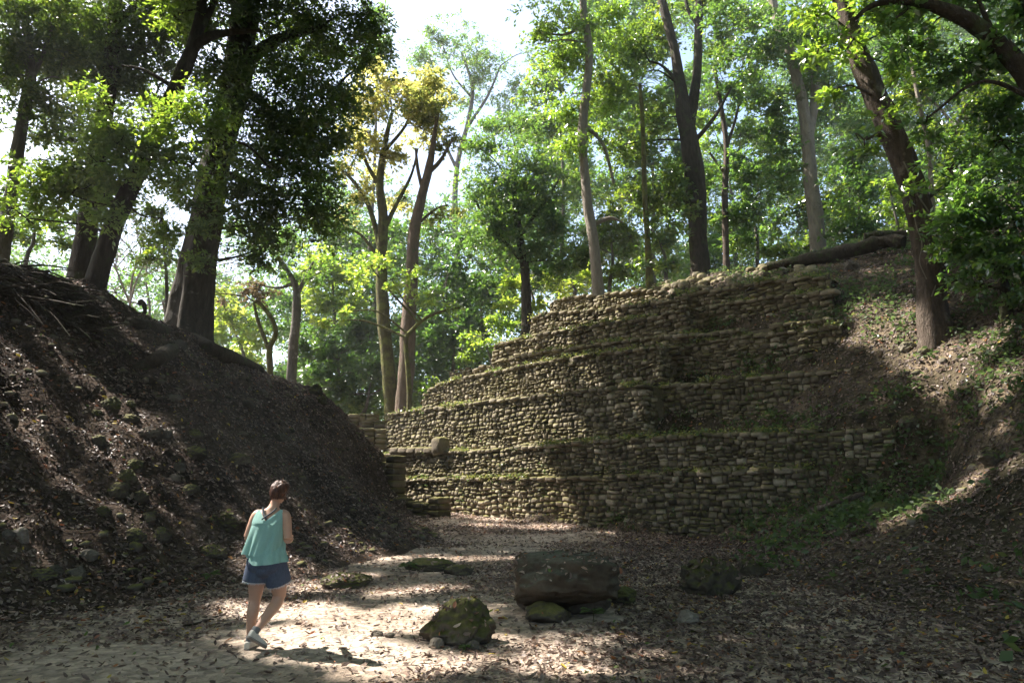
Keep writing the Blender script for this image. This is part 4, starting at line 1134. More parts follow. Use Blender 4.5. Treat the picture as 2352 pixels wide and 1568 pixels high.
# the big table like boulder and the stones under it
bx, by = 0.70, 9.25
rock('boulder', 'big flat topped block of dark stone propped on smaller stones in the clearing', (bx - .01, by, .13), (1.24, 1.2, .62), 21, BOULDER, sink=0, cuts=7, flat=.84, rough=.06, square=5, craggy=.10, tint=.5)
k = flat_loc(1262, 1442, .48); rock('support_stone', 'small stone under the left front corner of the big flat topped block', k, (.55, .5, .30), 31, ROCK, sink=.3, tint=.2)
k = flat_loc(1350, 1425, .5); rock('support_stone', 'stone wedged deep in shadow under the right side of the big block', k, (.7, .6, .36), 32, ROCK, sink=.2, tint=.2)
k = flat_loc(1225, 1418, .5); rock('support_stone', 'grey stone under the left rear of the big block', k, (.4, .45, .3), 35, ROCKDRY, sink=.2, tint=.4)
k = flat_loc(1437, 1392, .2); rock('rock', 'dark low stone touching the right side of the big block', k, (.42, .4, .26), 33, MOSSROCK, sink=.15, tint=.2)
k = flat_loc(1036, 1478, .33); rock('mossy_rock', 'craggy moss covered rock in the sunlit foreground', k, (.82, .66, .58), 43, MOSSROCK, sink=.24, craggy=.26, cuts=10, tint=.5, taper=.5)
rock_at('mossy_rock', 'dark rounded mossy rock right of the big block at the foot of the slope', 1648, 1368, 118, 88, 55, MOSSROCK, craggy=.2, tint=.3)
rock_at('mossy_rock', 'small mossy rock beside the dark rounded one on the right', 1735, 1322, 62, 40, 56, MOSSROCK, tint=.3)
rock_at('flat_rock', 'low flat mossy rock at the edge of the passage, leafy at its left end', 985, 1311, 112, 28, 57, ROCK, tint=.3)
rock_at('flat_rock', 'small low rock right of the flat mossy rock in the passage', 1052, 1320, 70, 26, 58, ROCK, tint=.25)
rock_at('flat_rock', 'low dark mossy rock right of the walking woman', 785, 1352, 120, 32, 59, MOSSROCK, tint=.35)
k = flat_loc(865, 1460, .04); rock('pebble', 'left of two pale pebbles on the sunny path', k, (.13, .1, .07), 61, ROCKDRY, 'pebbles on the path', tint=.7)
k = flat_loc(893, 1462, .04); rock('pebble', 'right of two pale pebbles on the sunny path', k, (.11, .1, .06), 62, ROCKDRY, 'pebbles on the path', tint=.6)
for i_, (x, y, w, h, lab) in enumerate([(1000,1488,34,22,'small stone at the left front of the craggy mossy rock'),(1085,1492,30,20,'small stone at the right front of the craggy mossy rock'),(1585,1432,50,30,'flat grey stone lying below the dark rounded mossy rock')]):
    rock_at('stone', lab, x, y, w, h, 70 + i_, ROCKDRY, tint=.5)
MOUND = [
 (245,938,52,44,MOSSROCK,'large moss capped boulder in the upper sun streak of the left mound',.4),(218,952,26,20,MOSSROCK,'small mossy stone left of the large moss capped boulder',.4),(297,934,22,22,MOSSROCK,'small mossy stone right of the large moss capped boulder',.4),
 (290,966,40,26,ROCK,'dark stone just below the large moss capped boulder',.2),(333,998,62,34,ROCKDRY,'broad pale grey slab below the upper sun streak',.55),(372,1004,34,28,ROCKDRY,'grey stone at the right end of the broad pale slab',.4),
 (217,1016,36,28,ROCK,'dark brown stone left of the broad pale slab',.25),(302,1070,44,26,MOSSROCK,'flat topped mossy stone in the middle sun streak',.4),(282,1104,42,40,MOSSROCK,'bright yellow mossed stone in the middle sun streak',.6),
 (262,1134,52,38,ROCK,'dark stone under the bright yellow mossed one',.15),(316,1150,34,34,ROCK,'brown stone right of the dark stone in mid slope',.3),(404,1078,34,26,ROCKDRY,'dull grey stone right of the middle sun streak',.35),
 (397,1102,26,22,ROCKDRY,'small pale stone under the dull grey one',.75),(436,1046,64,32,ROCK,'wide dark stone high on the middle of the left mound',.15),(440,1000,50,22,ROCK,'low dark stone above the wide dark one',.2),
 (38,1236,40,34,ROCKDRY,'pale rounded stone near the left edge at the mound foot',.8),(10,1232,28,24,ROCKDRY,'smaller pale stone at the very left edge',.6),(299,1240,50,36,ROCK,'grey brown stone in the lower sun streak',.35),
 (360,1236,46,32,ROCK,'dark mossy stone right of the lower sun streak',.25),(166,1325,40,32,ROCKDRY,'pale round stone low on the mound near the clearing',.65),(118,1318,36,26,ROCKDRY,'greyish stone left of the pale round one',.5),
 (337,1192,36,26,ROCK,'small dark stone in the lower middle of the mound',.3),(502,1208,92,44,MOSSROCK,'broad low mossy rock just behind the woman',.3),(476,1276,76,30,ROCK,'long dark rock low behind the woman',.25),
 (193,1280,44,24,ROCKDRY,'pale slab low in the left part of the mound',.7),(392,916,42,20,ROCKDRY,'pale flat stone high under the roots of the giant',.6),(90,1330,60,34,ROCK,'dark stone in the lower left corner of the mound',.2),
 (230,1180,34,26,MOSSROCK,'mossy stone low in the left streaks',.5),(430,1130,40,26,ROCK,'dim stone in the shaded middle of the mound',.3),(540,1060,50,26,ROCK,'dim stone in the shaded right part of the mound',.3),(640,1010,46,24,ROCKDRY,'grey stone near the crest right of the giant',.3),
 (720,905,34,40,MOSSROCK,'mossy stump like stone on the mound skyline',.3),(735,925,30,26,MOSSROCK,'second mossy stone on the mound skyline',.3),(560,930,40,20,ROCKDRY,'small grey stone below the long root',.45),(600,905,26,16,ROCKDRY,'pale stone caught under the long root',.6)]
for i_, (x, y, w, h, mt, lab, ti) in enumerate(MOUND):
    rock_at('mound_stone', lab, x, y, w, h, 100 + i_, mt, 'stones embedded in the left mound', tint=ti * .7, rz=random.uniform(0, 3), craggy=.18, sink=.42)
for i_, (x, y, w, h, mt, lab, ti) in enumerate([
 (1892,744,40,44,MOSSROCK,'rounded mossy boulder at the right end of the upper terraces',.4),(2094,800,42,24,MOSSROCK,'pale flat slab in the sun patch below the leaning trunk',.9),(2130,810,32,18,MOSSROCK,'second pale slab in the sun patch below the leaning trunk',.8),
 (1962,618,40,30,ROCKDRY,'grey stone under the fallen log',.45),(1804,626,26,18,ROCKDRY,'pale stone at the lower end of the fallen log',.8),(1860,826,40,20,MOSSROCK,'yellow mossed slab where the slope meets the third terrace',.7),
 (1985,965,44,28,MOSSROCK,'mossy stone half buried in the slope above the ruin end',.4),(2290,1060,60,36,ROCK,'dark stone on the shaded right slope',.3),(2100,980,46,30,ROCK,'dim stone on the slope above the wall end',.3),(2040,1188,66,34,MOSSROCK,'sunlit mossy hump of stone at the foot of the right slope',.6),(2150,1175,40,26,ROCK,'dark stone right of the sunlit mossy hump',.25)]):
    rock_at('slope_stone', lab, x, y, w, h, 200 + i_, mt, 'stones on the right slope', tint=ti, rz=random.uniform(0, 3), craggy=.12)

_bm = bmesh.new(); bmesh.ops.create_icosphere(_bm, subdivisions=2, radius=1)
IV3 = np.array([v.co[:] for v in _bm.verts]); IF3 = np.array([[v.index for v in f.verts] for f in _bm.faces]); _bm.free()
def rubble(name, label, N, x0, x1, y0, y1, hf, seed, smin, smax):
    r_ = np.random.default_rng(seed); m_ = MB()
    x = r_.uniform(x0, x1, N); y = r_.uniform(y0, y1, N)
    hb = hf(x, y) - ground_z(x, y)
    k_ = (hb > .1) & (np.abs(x) < .85 * y + 1) & (fbm(np.stack([x * .5, y * .5, x * 0], -1), 3, seed) > -.25)
    for a_, b_ in zip(x[k_], y[k_]):
        h, n = drop(a_, b_)
        if h is None: continue
        sz = smin + (smax - smin) * r_.uniform() ** 2.6
        V = IV3.copy()
        for _ in range(5):
            q = r_.normal(size=3); q /= np.linalg.norm(q); V -= q * np.maximum(0, V @ q - r_.uniform(.5, .95))[:, None]
        V = V * (1 + .15 * vnoise(V * 2 + a_, seed))[:, None] * sz * np.array([r_.uniform(.8, 1.4), r_.uniform(.7, 1.1), r_.uniform(.45, .8)])
        c, s_ = math.cos(a_ * 9), math.sin(a_ * 9)
        V = np.stack([V[:, 0] * c - V[:, 1] * s_, V[:, 0] * s_ + V[:, 1] * c, V[:, 2]], 1) + np.array(h[:]) + np.array([0, 0, sz * .15])
        m_.add(V, IF3, r_.uniform(.1, .8))
    tag(m_.build(name, ROCK, None, (0, 0, 0)), label, kind='stuff')
rubble('rubble', 'loose small stones strewn over the left mound', 3600, -18, -1, 9, 33, LEFT, 5, .03, .13)
rubble('rubble', 'loose small stones strewn over the right slope', 1300, 3, 20, 13.5, 31, HILL, 6, .03, .13)

# ------------------------------------------------------------------ logs, sticks, brushwood
def log(name, label, P, rad, bark='brown', cat='log', lift=.0, n=6, sides=12, group=None):
    pts = []
    for q in P:
        if len(q) == 3: pts.append(at(*q))
        else:
            h, _ = cast(*q); pts.append(np.array(h[:]) + np.array([0, 0, lift]))
    m_ = MB(); tube(m_, pts, rad, sides, n, .22, seed=int(P[0][0]))
    o = m_.build(name, BARK[bark], None, pts[0]); o.location = pts[0]
    return tag(o, label, cat, group)
log('fallen_log', 'long dark fallen log lying across the top right of the pyramid', [(1762,612,27.6),(1850,596,27),(1940,578,26.4),(2025,556,25.8),(2075,556,25.2)], [.18,.25,.27,.28,.25], 'dark', n=12, sides=18)
log('fallen_log', 'shorter brown log above the upper end of the long fallen one', [(1985,543,26.8),(2030,540,26.6),(2080,538,26.4)], [.17,.2,.18], 'dark')
log('dead_branch', 'dead branch resting against the right foot of the pyramid wall', [(1862,1172,18.3),(1905,1160,17.9),(1960,1140,17.6),(1985,1132,17.5)], [.07,.075,.07,.05], 'brown', 'branch')
log('dead_branch', 'fallen branch on the shaded slope right of the leaning trunk', [(2180,660),(2220,665),(2260,655)], [.07,.09,.06], 'dark', 'branch', .1)
log('dead_branch', 'thin dark stick on the ground left of the woman', [(420,1440),(460,1432),(505,1415)], [.012,.012,.006], 'dark', 'branch', .02)
log('dead_branch', 'short broken stump sticking up from the crest left of the giant', [(318,700,24.3),(325,690,24.3),(333,712,24.2),(322,735,24.0)], [.06,.08,.08,.1], 'dark', 'branch')
m_ = MB()
for q in range(170):
    x = random.uniform(-40, 210); y = np.interp(x, [-40, 0, 100, 200], [590, 605, 640, 705]) + random.uniform(-6, 75)
    h, n = cast(x, y)
    if h is None: continue
    p = np.array(h[:]); a_ = random.uniform(-.6, .5); ln = random.uniform(.5, 2.0)
    d = np.array([math.cos(a_) * .9, random.uniform(-.5, .3), -math.sin(.55) + random.uniform(-.25, .55)]) * ln
    r0 = random.uniform(.008, .035)
    tube(m_, [p + [0, 0, .08], p + d * .5 + np.array([0, 0, random.uniform(.05, .3)]), p + d + np.array([0, 0, .15])], [r0, r0 * .8, r0 * .4], 5, 3, 0, cap=False)
o = m_.build('brushwood', BARK['dark'], None, (0, 0, 0)); tag(o, 'tangle of dead twigs and roots on the left end of the mound crest', kind='stuff')

# ------------------------------------------------------------------ leaf litter and ground plants
def litter(N, x0, x1, y0, y1, d0, pw, lmin, lmax, thin=None):
    x = rng.uniform(x0, x1, N); y = rng.uniform(y0, y1, N)
    d = np.hypot(x, y)
    keep = (rng.uniform(0, 1, N) < np.minimum(1, (d0 / d) ** pw)) & (np.abs(x) < .85 * y + 1.5)
    x, y = x[keep], y[keep]
    if thin is not None:
        k_ = rng.uniform(0, 1, len(x)) < thin(x, y); x, y = x[k_], y[k_]
    P, Nn = [], []
    for a_, b_ in zip(x, y):
        h, n = drop(a_, b_)
        if h is not None: P.append(h[:]); Nn.append(n[:])
    return np.array(P), np.array(Nn)
def curled(P, Nn, lmin, lmax, tilt=.38):
    n = len(P)
    N = Nn + rng.normal(size=(n, 3)) * tilt; N /= np.linalg.norm(N, axis=1)[:, None]
    D = rng.normal(size=(n, 3)); D -= N * (D * N).sum(1)[:, None]; D /= np.linalg.norm(D, axis=1)[:, None]
    S = np.cross(N, D)
    l = (lmin + (lmax - lmin) * rng.uniform(0, 1, n) ** 1.5)[:, None] * (1 + np.linalg.norm(P[:, :2], axis=1) / 28)[:, None]
    w = l * rng.uniform(.34, .56, n)[:, None]; c = l * rng.uniform(-.05, .2, n)[:, None]; e = l * rng.uniform(-.1, .25, n)[:, None]
    B = P + N * rng.uniform(.006, .03, n)[:, None] - D * l * .5
    a = B + N * e * .4; b1 = B + D * l * .3 + S * w * .46 + N * c; b2 = B + D * l * .3 - S * w * .46 + N * c * .8
    c1 = B + D * l * .7 + S * w * .4 + N * c; c2 = B + D * l * .7 - S * w * .4 + N * c * .8; m1 = B + D * l * .3; m2 = B + D * l * .7; t = B + D * l + N * e
    V = np.stack([a, b1, m1, b2, c1, m2, c2, t], 1).reshape(-1, 3)
    o = np.arange(n)[:, None] * 8
    Q = np.concatenate([o + np.array([[2, 1, 4, 5]]), o + np.array([[3, 2, 5, 6]])])
    T3 = np.concatenate([o + np.array([[0, 1, 2]]), o + np.array([[0, 2, 3]]), o + np.array([[5, 4, 7]]), o + np.array([[6, 5, 7]])])
    return V, Q, T3
_rv = np.vstack([allV] + ROCKS)
_polys = allF.tolist() + np.vstack([IF + len(allV) + k * len(IV) for k in range(len(ROCKS))]).tolist()
TBVH = BVHTree.FromPolygons(_rv.tolist(), _polys)
def path_thin(x, y):
    base = terrain(x, y) - ground_z(x, y)
    bare = np.clip((fbm(np.stack([x * .45, y * .45, x * 0], -1), 3, 31) + .55) * 1.1, 0, 1) * (base < .12) * np.clip((.9 + .17 * (y - 5.5) - x) / 1.3, 0, 1)
    return np.clip(1 - .86 * bare, .05, 1)
P, Nn = litter(800000, -20, 22, 2.6, 34, 7.5, .75, 0, 0, path_thin)
V, Q4, T3 = curled(P, Nn, .022, .085, .34)
onpath = (terrain(P[:, 0], P[:, 1]) - ground_z(P[:, 0], P[:, 1]) < .1) & (P[:, 0] < .6 + .17 * (P[:, 1] - 5.5))
tn = np.clip(rng.beta(1.9, 2.0, len(P)) * .9 + .22 * onpath + .12 * vnoise(P * .8, 5), 0, .91)
sp = rng.uniform(0, 1, len(P)); tn = np.where(sp < .03, rng.uniform(.925, .94, len(P)), tn); tn = np.where((sp > .03) & (sp < .042), .97, tn); tn = np.where((sp > .042) & (sp < .05), 1., tn)
lo = obj('fallen_leaves', mesh('fallen_leaves', V, [Q4, T3], np.repeat(tn, 8), False), LITTER)
tag(lo, 'litter of curled dry brown leaves over the clearing and both slopes', kind='stuff')

# green herbs over the right slope
def herb_cloud(P, Nn, per, sig, L_, tint, seedt=.3):
    Pn = np.repeat(P, per, 0) + rng.normal(size=(len(P) * per, 3)) * np.array([sig, sig, sig * .4]) + np.repeat(Nn, per, 0) * rng.uniform(.02, .14, len(P) * per)[:, None]
    V, Fq = leaf_quads(Pn, L_, .6, 1.1, .1)
    return V, np.repeat(np.clip(tint + rng.normal(0, .18, len(Pn)), 0, 1), 4)
hx = rng.uniform(2.5, 22, 80000); hy = rng.uniform(5, 31, 80000)
hb = HILL(hx, hy) - ground_z(hx, hy)
den = np.clip(fbm(np.stack([hx * .6, hy * .6, hx * 0], -1), 3, 61) * .8 + .25, 0, 1) * np.clip(hb / .9, 0, 1) ** .7
k_ = (rng.uniform(0, 1, len(hx)) < den * .24) & (np.abs(hx) < .85 * hy + 1)
PP, NN = [], []
for a_, b_ in zip(hx[k_], hy[k_]):
    h, n = drop(a_, b_)
    if h is not None: PP.append(h[:]); NN.append(n[:])
Va, Ta = herb_cloud(np.array(PP), np.array(NN), 9, .15, .13, .5)
o = obj('ground_cover', mesh('ground_cover', Va, np.arange(len(Va)).reshape(-1, 4), Ta, False), LEAF['herb'])
tag(o, 'low green herbs and creepers over the right slope', kind='stuff')
# weeds and moss tufts along the terrace edges
WP = []
for k_, T in enumerate(tiers):
    for q in range(int((T['u1'] - T['u0']) * 14)):
        u = random.uniform(T['u0'] + .5, min(T['u1'], 20.6)); jo = T['jog'][1] if T['jog'] and u > T['jog'][0] else 0
        if vnoise(np.array([[u * .8, k_ * 3.3, 0]]), 9)[0] < -.1: continue
        WP.append(UN(u, T['n'] + jo + random.uniform(-.12, .4), T['tf'](u) + .02))
WP = np.array(WP)
Va, Ta = herb_cloud(WP, np.tile([0, 0, 1.], (len(WP), 1)), 9, .10, .10, .85)
# small weeds rooted in the joints of the walls
JP = []
for q in range(420):
    h = scast(random.uniform(900, 1880), random.uniform(680, 1200))
    if h is not None and vnoise(np.array([[h.x * .7, h.y * .7, h.z * .9]]), 19)[0] > .05:
        JP.append((h.x - .05 * WM[0] * 1.2, h.y - .06, h.z))
JP = np.array(JP)
Vb, Tb = herb_cloud(JP, np.tile([-.7, -.7, .1], (len(JP), 1)), 6, .10, .085, .4)
o = obj('terrace_weeds', mesh('terrace_weeds', np.vstack([Va, Vb]), np.arange((len(Va) + len(Vb))).reshape(-1, 4), np.concatenate([Ta, Tb]), False), LEAF['herb'])
tag(o, 'small weeds and moss tufts growing along the terrace edges and joints', kind='stuff')

def seedling(label, x, y, n, ln, lift=.15, mat='herb', tint=.6):
    p, _ = cast(x, y)
    root = thing('seedling', label, 'plant', p, 'seedlings on the clearing floor')
    m_ = MB(); st = MB()
    tube(st, [(0, 0, -.03), (.01, 0, lift * .5), (0, .01, lift)], [.006, .005, .004], 5, 3, 0)
    for q in range(n):
        a_ = q * 2.4 + random.random(); d = np.array([math.cos(a_), math.sin(a_), random.uniform(-.1, .5)]); d /= np.linalg.norm(d)
        s = np.cross(d, [0, 0, 1]); s /= np.linalg.norm(s); l = ln * random.uniform(.7, 1.2)
        b = np.array([0, 0, lift * random.uniform(.7, 1)])
        m_.add([b, b + d * l * .4 + s * l * .2, b + d * l * .7 + s * l * .17, b + d * l + [0, 0, -l * .2], b + d * l * .7 - s * l * .17, b + d * l * .4 - s * l * .2],
               [[0, 1, 2, 3], [0, 3, 4, 5]], tint)
    st.build('stem', BARK['mossy'], root); m_.build('leaves', LEAF[mat], root, smooth=False)
seedling('green seedling in the shadow under the big flat topped block', 1362, 1432, 7, .17, .16)
seedling('leafy seedling at the left end of the flat mossy rock', 938, 1312, 10, .2, .14)
seedling('lone green seedling on the mound foot left of the woman', 480, 1336, 8, .2, .16)
seedling('grass tuft in front of the craggy mossy rock', 1068, 1492, 14, .09, .04)
seedling('broad leaved seedling low on the right slope beside the wall foot', 1750, 1310, 9, .22, .12)

# ------------------------------------------------------------------ the walking woman
SKIN = plain('sunlit_skin', (.46, .27, .19), .5, .4, 14, .08, .05)  # even skin tone with slight random mottling
def cloth_mat(name, col, scale, var, trans=0):
    m, t = nt(name)
    co = objco(t)
    n = noise(t, objco(t, (scale, scale, scale * .25)), 6, 4, .6); n2 = noise(t, co, 260, 2, .5)
    c = ramp(t, math_(t, 'ADD', math_(t, 'MULTIPLY', n, .6), math_(t, 'MULTIPLY', n2, .4)), [(.3, tuple(x * (1 - var) for x in col)), (.7, tuple(x * (1 + var) for x in col))])
    p = out_principled(t, c, .85, n2, .25, .002, .2)
    if trans:
        tr = node(t, 'ShaderNodeBsdfTranslucent'); t.links.new(c, tr.inputs[0])
        mx = node(t, 'ShaderNodeMixShader'); mx.inputs[0].default_value = trans
        o = [q for q in t.nodes if q.type == 'OUTPUT_MATERIAL'][0]
        t.links.new(p.outputs[0], mx.inputs[1]); t.links.new(tr.outputs[0], mx.inputs[2]); t.links.new(mx.outputs[0], o.inputs[0])
    return m
TEAL = cloth_mat('turquoise_gauze', (.33, .55, .50), 5, .12, .3)
DENIM = cloth_mat('blue_denim', (.075, .092, .135), 14, .3)
FRAY = plain('frayed_thread', (.5, .55, .62), .9)
HAIRM = None
def hair_mat():
    m, t = nt('auburn_hair')
    n = noise(t, objco(t, (60, 60, 14)), 1.2, 4, .6)
    c = ramp(t, n, [(.3, (.022, .010, .007)), (.55, (.065, .027, .016)), (.78, (.27, .115, .058))])
    out_principled(t, c, .5, n, .9, .008, .35); return m
HAIRM = hair_mat()
SHOE = plain('offwhite_canvas', (.55, .52, .46), .8, .3, 30, .15, .2)
SOLE = plain('dirty_rubber_sole', (.23, .21, .19), .85)
SOCK = plain('grey_sock', (.16, .16, .16), .95, .2, 80, .2, .2)
STRAP = plain('dark_grey_strap', (.07, .075, .085), .8)
DARKEYE = plain('dark_eye', (.03, .02, .015), .3)

def ell(mb, rings, sides=24, cap=True):
    """rings: (x,y,z,rx,ry) horizontal ellipses"""
    Q = catmull(np.array(rings, float), 5)
    a = np.linspace(0, 2 * np.pi, sides, endpoint=False)
    V = np.stack([Q[:, None, 0] + Q[:, None, 3] * np.cos(a), Q[:, None, 1] + Q[:, None, 4] * np.sin(a), np.repeat(Q[:, None, 2], sides, 1)], -1)
    m = len(Q); i = np.arange(m - 1)[:, None] * sides; j = np.arange(sides)[None]; k = (j + 1) % sides
    mb.add(V.reshape(-1, 3), np.stack([i + j, i + k, i + sides + k, i + sides + j], -1).reshape(-1, 4))
    if cap:
        for e in (0, m - 1):
            Vc = np.vstack([V[e], Q[e, :3]]); jj = np.arange(sides)
            mb.add(Vc, np.stack([jj, (jj + 1) % sides, np.full(sides, sides)], 1))
def ball(mb, c, r):
    V = IV2 * np.asarray(r) + np.asarray(c); mb.add(V, IF2)
_bm = bmesh.new(); bmesh.ops.create_icosphere(_bm, subdivisions=3, radius=1)
IV2 = np.array([v.co[:] for v in _bm.verts]); IF2 = np.array([[v.index for v in f.verts] for f in _bm.faces]); _bm.free()
def fused(name, mb, mat, parent, voxel, smooth=6):
    o = mb.build(name, mat, None)
    r_ = o.modifiers.new('r', 'REMESH'); r_.mode = 'VOXEL'; r_.voxel_size = voxel; r_.use_smooth_shade = True
    if smooth:
        s_ = o.modifiers.new('s', 'SMOOTH'); s_.iterations = smooth; s_.factor = .5
    dg = bpy.context.evaluated_depsgraph_get()
    me = bpy.data.meshes.new_from_object(o.evaluated_get(dg), depsgraph=dg)
    old = o.data; o.modifiers.clear(); o.data = me; bpy.data.meshes.remove(old)
    if not me.materials: me.materials.append(mat)
    me.polygons.foreach_set('use_smooth', np.ones(len(me.polygons), dtype=bool))
    o.parent = parent
    return o

pf = on_flat(573, 1487)
pz = drop(pf[0], pf[1])[0].z
person = thing('person', 'woman seen from behind walking away in turquoise sleeveless top and denim shorts', 'person', (pf[0], pf[1], pz))
hd = np.array([.178, .02, 1.545])
b = MB()
TORSO = [(.118,-.01,.74,.12,.10),(.115,-.015,.80,.175,.135),(.114,-.02,.86,.185,.14),(.112,-.012,.94,.168,.122),(.106,0,1.03,.142,.105),(.102,0,1.14,.152,.112),(.106,0,1.24,.166,.112),
         (.120,0,1.315,.155,.088),(.130,0,1.365,.105,.068),(.138,.0,1.395,.062,.058),(.15,.01,1.43,.053,.053),(.16,.015,1.47,.05,.052)]
ell(b, TORSO)
ball(b, hd, (.074, .092, .108)); ball(b, hd + [0, .035, -.055], (.052, .055, .055)); ball(b, hd + [0, .098, -.012], (.012, .016, .016)); ball(b, hd + [0, .086, -.055], (.022, .01, .007))
for s in (-1, 1): ball(b, hd + [s * .074, -.005, -.01], (.009, .018, .028))
tube(b, [(.05,0,1.315),(-.02,0,1.315),(-.062,-.01,1.22),(-.10,-.02,1.09)], [.052,.058,.050,.042], 14, 5, 0)
tube(b, [(-.10,-.02,1.09),(-.075,.10,1.085),(-.02,.23,1.10)], [.043,.040,.027], 14, 5, 0)
tube(b, [(.20,0,1.315),(.265,0,1.312),(.298,-.01,1.21),(.322,-.02,1.075)], [.052,.060,.053,.045], 14, 5, 0)
tube(b, [(.322,-.02,1.075),(.30,.10,1.07),(.235,.23,1.085)], [.046,.042,.028], 14, 5, 0)
for sx_, wp in ((1, np.array([-.02, .23, 1.10])), (-1, np.array([.235, .23, 1.085]))):
    fw = np.array([.32 * sx_, .94, .05]); fw /= np.linalg.norm(fw); sd = np.array([fw[1], -fw[0], 0]) * sx_
    pc = wp + fw * .055
    tube(b, [wp, wp + fw * .05, wp + fw * .095], [.024, .036, .032], 12, 4, 0)
    for q, (o_, ln) in enumerate(((-.030, .062), (-.010, .074), (.011, .069), (.030, .054))):
        r0 = wp + fw * .088 + sd * o_
        tube(b, [r0, r0 + fw * ln * .45 + [0, 0, -.004], r0 + fw * ln * .8 + [0, 0, -.022], r0 + fw * ln * .88 + [0, 0, -.042]], [.010, .009, .0085, .007], 8, 4, 0)
    r0 = wp + fw * .035 - sd * .03
    tube(b, [r0, r0 - sd * .025 + fw * .025, r0 - sd * .03 + fw * .058 + [0, 0, -.008]], [.012, .0105, .0085], 8, 4, 0)
tube(b, [(.035,-.01,.84),(.028,0,.74),(.018,.012,.60),(.012,.018,.47),(.010,-.012,.35),(.006,-.018,.24),(.003,-.012,.10),(.003,-.005,.05)], [.10,.098,.080,.058,.060,.047,.035,.036], 18, 6, 0)
tube(b, [(.195,-.01,.84),(.21,.02,.73),(.232,.06,.60),(.245,.09,.485)], [.10,.10,.082,.062], 18, 6, 0)
tube(b, [(.240,.085,.50),(.222,.035,.42),(.178,-.065,.33),(.125,-.165,.225),(.108,-.20,.18)], [.062,.061,.052,.037,.036], 18, 6, 0)
ball(b, (.045, -.06, .83), (.085, .08, .09)); ball(b, (.185, -.06, .825), (.085, .08, .09))
fused('body', b, SKIN, person, .0065, 5)
for s in (-1, 1):
    e_ = MB(); ball(e_, hd + [s * .03, .083, .008], (.012, .008, .009)); e_.build('eye', DARKEYE, person)

# hair gathered in a loose bun
b = MB()
V = IV.copy()
front = np.clip((V[:, 1] - .25) * 3, 0, 1) * np.clip((.55 - V[:, 2]) * 3, 0, 1)
low = np.clip((-.62 - V[:, 2]) * 5, 0, 1)
st = .03 * np.sin(V[:, 0] * 40 + 5 * vnoise(V * 3, 2)) * (1 - np.abs(V[:, 1])) + .05 * fbm(V * 4, 3, 2)
rr = 1.10 + st - .2 * front - .2 * low
b.add(V * rr[:, None] * np.array([.078, .094, .108]) + hd + [0, -.010, .012], IF)
b.build('hair', HAIRM, person)
b = MB(); bc = hd + np.array([.066, -.078, .060])
for q in range(13):
    a_ = q * 2.1; ax = np.array([math.cos(a_ * 1.3), math.sin(a_ * .7), math.cos(q)]); ax /= np.linalg.norm(ax)
    u = np.cross(ax, [.3, .5, 1]); u /= np.linalg.norm(u); w = np.cross(ax, u)
    tt = np.linspace(0, 5.0, 9)
    P = [bc + (u * math.cos(x) + w * math.sin(x)) * .048 + ax * .016 * math.sin(q) for x in tt]
    tube(b, P, [.008] + [.019] * 7 + [.006], 8, 4, .12, seed=q)
for q in range(46):
    a_ = random.uniform(0, 6.28); d = np.array([math.cos(a_), -.4, math.sin(a_)]); s0 = bc + d * .045
    tube(b, [s0, s0 + d * .025 + [0, 0, .006], s0 + d * .042 + np.array([.008, 0, -.016])], [.0026, .0018, .0008], 4, 3, 0, cap=False)
b.build('hair_bun', HAIRM, person)

# top: two loose layers with a deep V at the back
def tring(z):
    Q = catmull(np.array(TORSO), 6); i = np.argmin(np.abs(Q[:, 2] - z)); return Q[i]
def flared(z0, z1, c0, c1, r0, r1, ph, rows=26, sides=96, amp=.014):
    t = np.linspace(0, 1, rows)[:, None]; a = np.linspace(0, 2 * np.pi, sides, endpoint=False)[None]
    fold = amp * t ** 1.2 * (np.sin(7 * a + ph + 1.1 * t) + .6 * np.sin(12 * a - ph * 2 + t * 2.0) + .35 * np.sin(19 * a + 3 * t))
    rx = r0[0] + (r1[0] - r0[0]) * t ** .85 + fold; ry = r0[1] + (r1[1] - r0[1]) * t ** .85 + fold
    x = c0[0] + (c1[0] - c0[0]) * t + rx * np.cos(a); y = c0[1] + (c1[1] - c0[1]) * t + ry * np.sin(a)
    z = z0 + (z1 - z0) * t + 0 * a + .012 * t * np.sin(2 * a + ph)
    V = np.stack([x, y, z], -1).reshape(-1, 3)
    i = np.arange(rows - 1)[:, None] * sides; j = np.arange(sides)[None]; k = (j + 1) % sides
    return V, np.stack([i + j, i + k, i + sides + k, i + sides + j], -1).reshape(-1, 4)
b = MB()
V, Fq = flared(1.225, .918, (.106, 0), (.078, -.012), (.178, .125), (.207, .16), .4); b.add(V, Fq)
ns, nr = 49, 14
s = np.linspace(-1, 1, ns)
for sgn in (-1, 1):
    ztop = np.interp(np.abs(s), [0, .62, .70, .80, .86, .94, 1], [1.262 if sgn < 0 else 1.30, 1.372, 1.378, 1.368, 1.30, 1.24, 1.226])
    V = np.empty((nr, ns, 3))
    for q in range(nr):
        z = 1.222 + (ztop - 1.222) * q / (nr - 1)
        for w in range(ns):
            T_ = tring(z[w]); k = np.clip((z[w] - 1.24) / .13, 0, 1)
            rx = .178 + (.168 - .178) * k; ry = (.125 * (1 - k) + .042 * k ** 1.5 + .06 * k * (1 - k))
            cx = .106 + .018 * k
            # follow the back at mid width, close over the shoulder
            V[q, w] = (cx + rx * s[w], sgn * (ry * math.sqrt(max(0, 1 - s[w] ** 2)) ** (1 - .55 * k) + .004), z[w])
    i, j = np.meshgrid(np.arange(nr - 1), np.arange(ns - 1), indexing='ij'); a = (i * ns + j).ravel()
    b.add(V.reshape(-1, 3), np.stack([a, a + 1, a + ns + 1, a + ns], 1))
top = b.build('sleeveless_top', TEAL, person)
